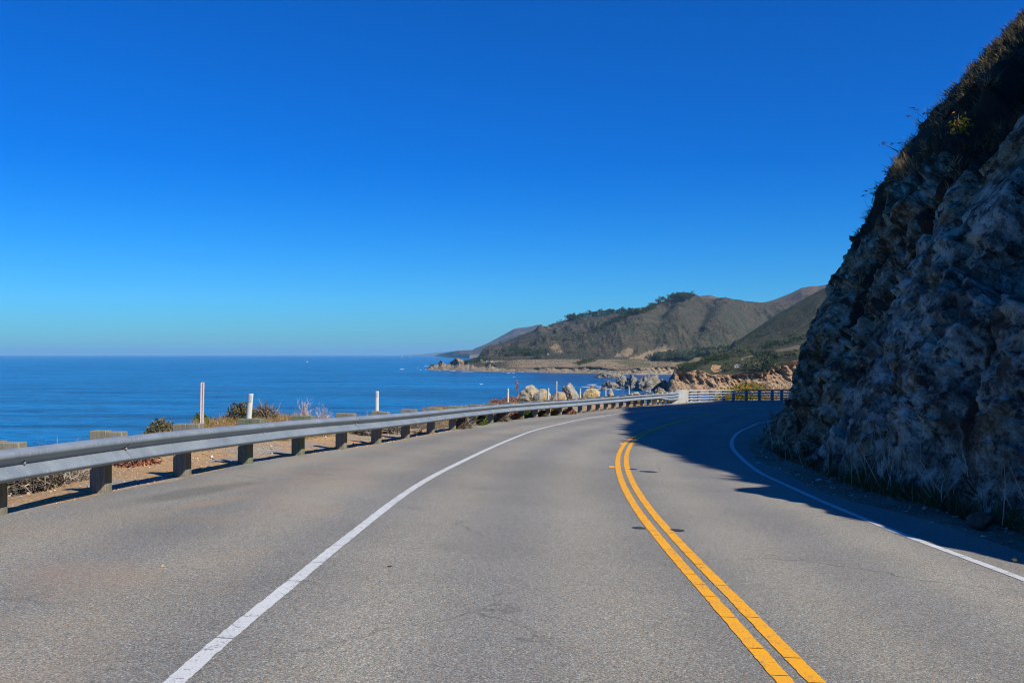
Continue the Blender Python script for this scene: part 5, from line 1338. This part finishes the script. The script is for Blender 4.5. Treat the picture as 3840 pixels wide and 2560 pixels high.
for x, y in along([(2518,1128),(2550,1122),(2590,1121)], 18, 3, 1): tree(T2, x, y + 3, trng.uniform(20, 31), 'broad', "dark tree of the grove on the summit of the big hill", "dark trees of the summit grove", 0, .95)
for x, y in along([(2045,1229),(2072,1217),(2105,1206),(2120,1203)], 6, 3, 1): tree(T2, x, y, trng.uniform(6, 10), 'bush', "tiny dark bush low on the left skyline of the big hill", "tiny skyline bushes", 0, 1.2, "bush")
for x, y in along([(2226,1240),(2260,1226),(2275,1216),(2300,1206),(2330,1195),(2352,1186)], 34, 5, 4): tree(T2, x, y + 4, trng.uniform(12, 20), 'pine', "dark tree in the slanting row across the middle of the big hill", "slanting row of dark trees on the hill", 0, 1.15)
for x, y in along([(2075,1234),(2098,1244),(2130,1247),(2160,1252),(2180,1254)], 11, 5, 2): tree(T2, x, y + 2, trng.uniform(8, 13), 'bush', "small dark bush along the hillside road cutting", "bushes along the hillside road cutting", 0, 1.2, "bush")
for x, y in along([(1898,1330),(1940,1325),(2030,1338)], 24, 14, 10): tree(T2, x, y, trng.uniform(18, 30), 'bush', "dark low tree of the thicket at the foot of the hill's left slope", "dark thicket at the foot of the hill", trng.random() < .3, 1.25)
for x, y in along([(1745,1362),(1800,1356),(1830,1352)], 14, 6, 3): tree(T2, x, y, trng.uniform(12, 19), 'bush', "dark tree around the houses on the rocky point", "dark trees on the rocky point", 0, 1.5)
for x, y in along([(2166,1372),(2190,1364),(2222,1358)], 9, 4, 2): tree(T2, x, y, trng.uniform(15, 22), 'bush', "dark tree of the isolated clump at the edge of the terrace field", "isolated clump on the terrace field", 0, 1.2)
for x, y in along([(2465,1360),(2500,1350),(2570,1348),(2640,1340),(2740,1330)], 60, 10, 10): tree(T2, x, y, trng.uniform(24, 38), 'broad', "grey-green tree of the belt at the valley mouth behind the terrace", "belt of trees at the valley mouth", trng.random() < .6, 1.1)
for x, y, h in ((2434,1350,22),(2380,1325,9),(2494,1296,12),(2484,1300,10),(2332,1293,7),(2425,1272,6),(2632,1172,8),(2240,1340,12),(2136,1330,11),(2090,1322,9),(1879,1288,9),(1985,1267,7),(2090,1282,12),(2115,1279,10)): tree(T2, x, y, h, 'bush', "lone dark bush dotted on the open slope of the big hill", "lone bushes on the open slope", 0, 1.3, "bush")
for x, y in along([(2562,1398),(2600,1384),(2640,1372),(2660,1356),(2700,1350)], 20, 8, 5): tree(T1, x, y, trng.uniform(20, 32), 'broad', "dark green tree on top of the near orange cliffs, left of the white house", "dark trees above the orange cliffs, left half", 0, 1.15)
for x, y in along([(2700,1352),(2760,1340),(2800,1334)], 12, 8, 5): tree(T1, x, y, trng.uniform(24, 36), 'broad', "dark green tree behind the white house on the near headland", "dark trees behind the white house", trng.random() < .3, 1.2)
for x, y in along([(2715,1400),(2740,1388),(2745,1372)], 7, 6, 5): tree(T1, x, y, trng.uniform(24, 34), 'broad', "leafy tree below the white house at the cliff edge", "leafy trees below the white house", 1, 1.15)
for x, y in along([(2800,1392),(2830,1388),(2870,1392),(2895,1372)], 15, 10, 6): tree(T1, x, y, trng.uniform(26, 42), 'broad', "bushy green tree at the cliff edge right of the white house", "bushy trees right of the white house", trng.random() < .55, 1.25)
for x, y in along([(2815,1362),(2870,1350),(2930,1346),(2985,1340)], 20, 8, 7): tree(T1, x, y, trng.uniform(20, 32), 'broad', "green tree between the white house and the headland road", "trees below the headland road", trng.random() < .4, 1.25)
for x, y in along([(2860,1318),(2900,1306),(2950,1290),(3010,1268)], 24, 12, 8): tree(T1, x, y, trng.uniform(18, 30), 'broad', "green tree above the headland road on the right-hand slope", "trees above the headland road", trng.random() < .5, 1.2)
for x, y in ((2590,1414),(2625,1406)): tree(T1, x, y, 16, 'bush', "round dark bush clinging to the orange cliff face, %s one" % ("left" if x < 2600 else "right"), None, 0, 1.2, "bush")
tree(T1, 2752, 1412, 20, 'bush', "pale grey leafless bush at the cliff edge below the white house", None, 1, 1.4, "bush")
for x, y in along([(2850,1262),(2800,1270),(2770,1290)], 8, 8, 5): tree(T1, x, y, trng.uniform(9, 16), 'bush', "small dark bush near the foot of the right-hand ridge", "small bushes on the right-hand ridge", 0, 1.2, "bush")

def scrubby(T): return (fbm(P3(T.X * .006, T.Y * .003, 0), 5, 88) > -.06) & (T.pix > 1090)
ML_HSCRUB = m_leaf("hillside_scrub_leaves", [(0, (.016, .022, .010)), (.5, (.034, .042, .018)), (1, (.075, .070, .036))], .9)
cover("hillside_scrub", T2, 22000, ML_HSCRUB, 1.9, 95, (1800, 3160), [2, 3, 4], .4, 'leaf', scrubby, (3.5, 9, .3))
cover("hillside_scrub", T1, 4500, ML_HSCRUB, 1.2, 96, (2560, 3160), [3], .3, 'leaf', scrubby, (1.5, 5, .2))
cover("hillside_scrub", T2, 2500, ML_HSCRUB, 1.3, 97, (1760, 2520), [1], .2, 'leaf', scrubby, (2.0, 5, .1))

# ------------------------------------------------------------------ houses and boats far away
M_HWALL = m_plain("white_house_wall", (.74, .73, .70), .8, .1, .5); M_HROOF = m_plain("grey_house_roof", (.40, .38, .36), .8, .2, .5); M_HWIN = m_plain("dark_window", (.03, .035, .04), .2, .1, 1, .5)
def house(T, px, py, wpx, hpx, label, group=None, nwin=3):
    p = T.hit(px, py); s = p[1] / F; w, h = wpx * s, hpx * s; d = w * .55
    o = empty("house", tuple(p), trng.uniform(-.25, .25)); tag(o, label, "house", group)
    v, f = box((0, d/2, h * .3), (w, d, h * .9)); mesh("wall", v, f, M_HWALL, o)
    V = [(-w*.55, -.06*w, h*.75), (w*.55, -.06*w, h*.75), (w*.55, d*1.08, h*.75), (-w*.55, d*1.08, h*.75), (-w*.5, d/2, h*1.12), (w*.5, d/2, h*1.12)]
    mesh("roof", V, [(0,1,5,4),(2,3,4,5),(0,4,3),(1,2,5),(3,2,1,0)], M_HROOF, o)
    for i in range(nwin):
        v, f = box((-w/2 + w * (i + .5) / nwin, -.01 * w, h * .38), (w * .5 / nwin, .03 * w, h * .36)); mesh("window", v, f, M_HWIN, o)
house(T1, 2762, 1379, 18, 12, "white flat house among the trees on the near headland, left wing")
house(T1, 2783, 1376, 17, 9, "low white house among the trees on the near headland, right wing")
house(T2, 1803, 1354, 15, 5, "white house on the rocky point, leftmost of the three", None, 2)
house(T2, 1828, 1356, 6, 3.5, "tiny white hut on the rocky point between the houses", None, 1)
house(T2, 1845, 1356, 9, 4, "white house on the rocky point, right of the tiny hut", None, 2)
house(T2, 2056, 1331, 5, 4.5, "tiny white hut alone at the foot of the hill", None, 1)
M_HULLR = m_plain("red_hull", (.42, .12, .10), .5, .2, 1); M_HULLW = m_plain("white_hull", (.75, .76, .76), .4, .1, 1); M_CABIN = m_plain("pale_cabin", (.68, .64, .62), .5, .1, 1)
def boat(px, py, lpx, hull, label):
    D = SEA * -F / (py - HZ); L = lpx / F * D; o = empty("boat", ((px - W0/2) / F * D, D, SEA), trng.uniform(-.4, .4)); tag(o, label, "boat")
    V = []; 
    for q in np.linspace(0, 1, 9):
        b = .17 * L * math.sin(math.pi * min(1, .25 + .8 * (1 - q))) ** .7 if q < 1 else .002 * L; x = (q - .5) * L; sh = .10 * L + .06 * L * q ** 2
        V += [(x, -b, sh), (x, -b * .6, -.05 * L), (x, b * .6, -.05 * L), (x, b, sh)]
    Fc = []
    for i in range(8):
        for k in range(4): Fc.append((i*4+k, i*4+(k+1) % 4, (i+1)*4+(k+1) % 4, (i+1)*4+k))
    Fc += [(0, 1, 2, 3), (35, 34, 33, 32)]; mesh("hull", V, Fc, hull, o)
    v, f = joined([bbox_bevel((-.08*L, 0, .2*L), (.34*L, .2*L, .22*L), .02*L), bbox_bevel((-.02*L, 0, .36*L), (.18*L, .16*L, .12*L), .02*L)]); mesh("cabin", v, f, M_CABIN, o)
    v, f = tube([(.05*L, 0, .3*L), (.05*L, 0, .75*L)], .012 * L, 6); mesh("mast", v, f, M_CABIN, o)
boat(1508, 1341, 9, M_HULLR, "far-off reddish boat, left of the pair near the horizon")
boat(1538, 1341, 7, M_HULLR, "far-off reddish boat, right of the pair near the horizon")
boat(1152, 1357, 8, M_HULLW, "little white boat alone on the open sea left of the pair")

# ------------------------------------------------------------------ haze: one closed box of thin air over the whole coast
hm = bpy.data.materials.new("haze"); hm.use_nodes = True; hn = hm.node_tree.nodes; hn.clear()
ho = hn.new("ShaderNodeOutputMaterial"); hv = hn.new("ShaderNodeVolumePrincipled")
hv.inputs['Color'].default_value = (.31, .68, 1.0, 1); hv.inputs['Density'].default_value = 2.7e-5; hv.inputs['Anisotropy'].default_value = 0.0
hm.node_tree.links.new(hv.outputs[0], ho.inputs['Volume'])
v, f = box((0, 0, 200), (190000, 190000, 560))
tag(mesh("haze", v, f, hm), kind="stuff")
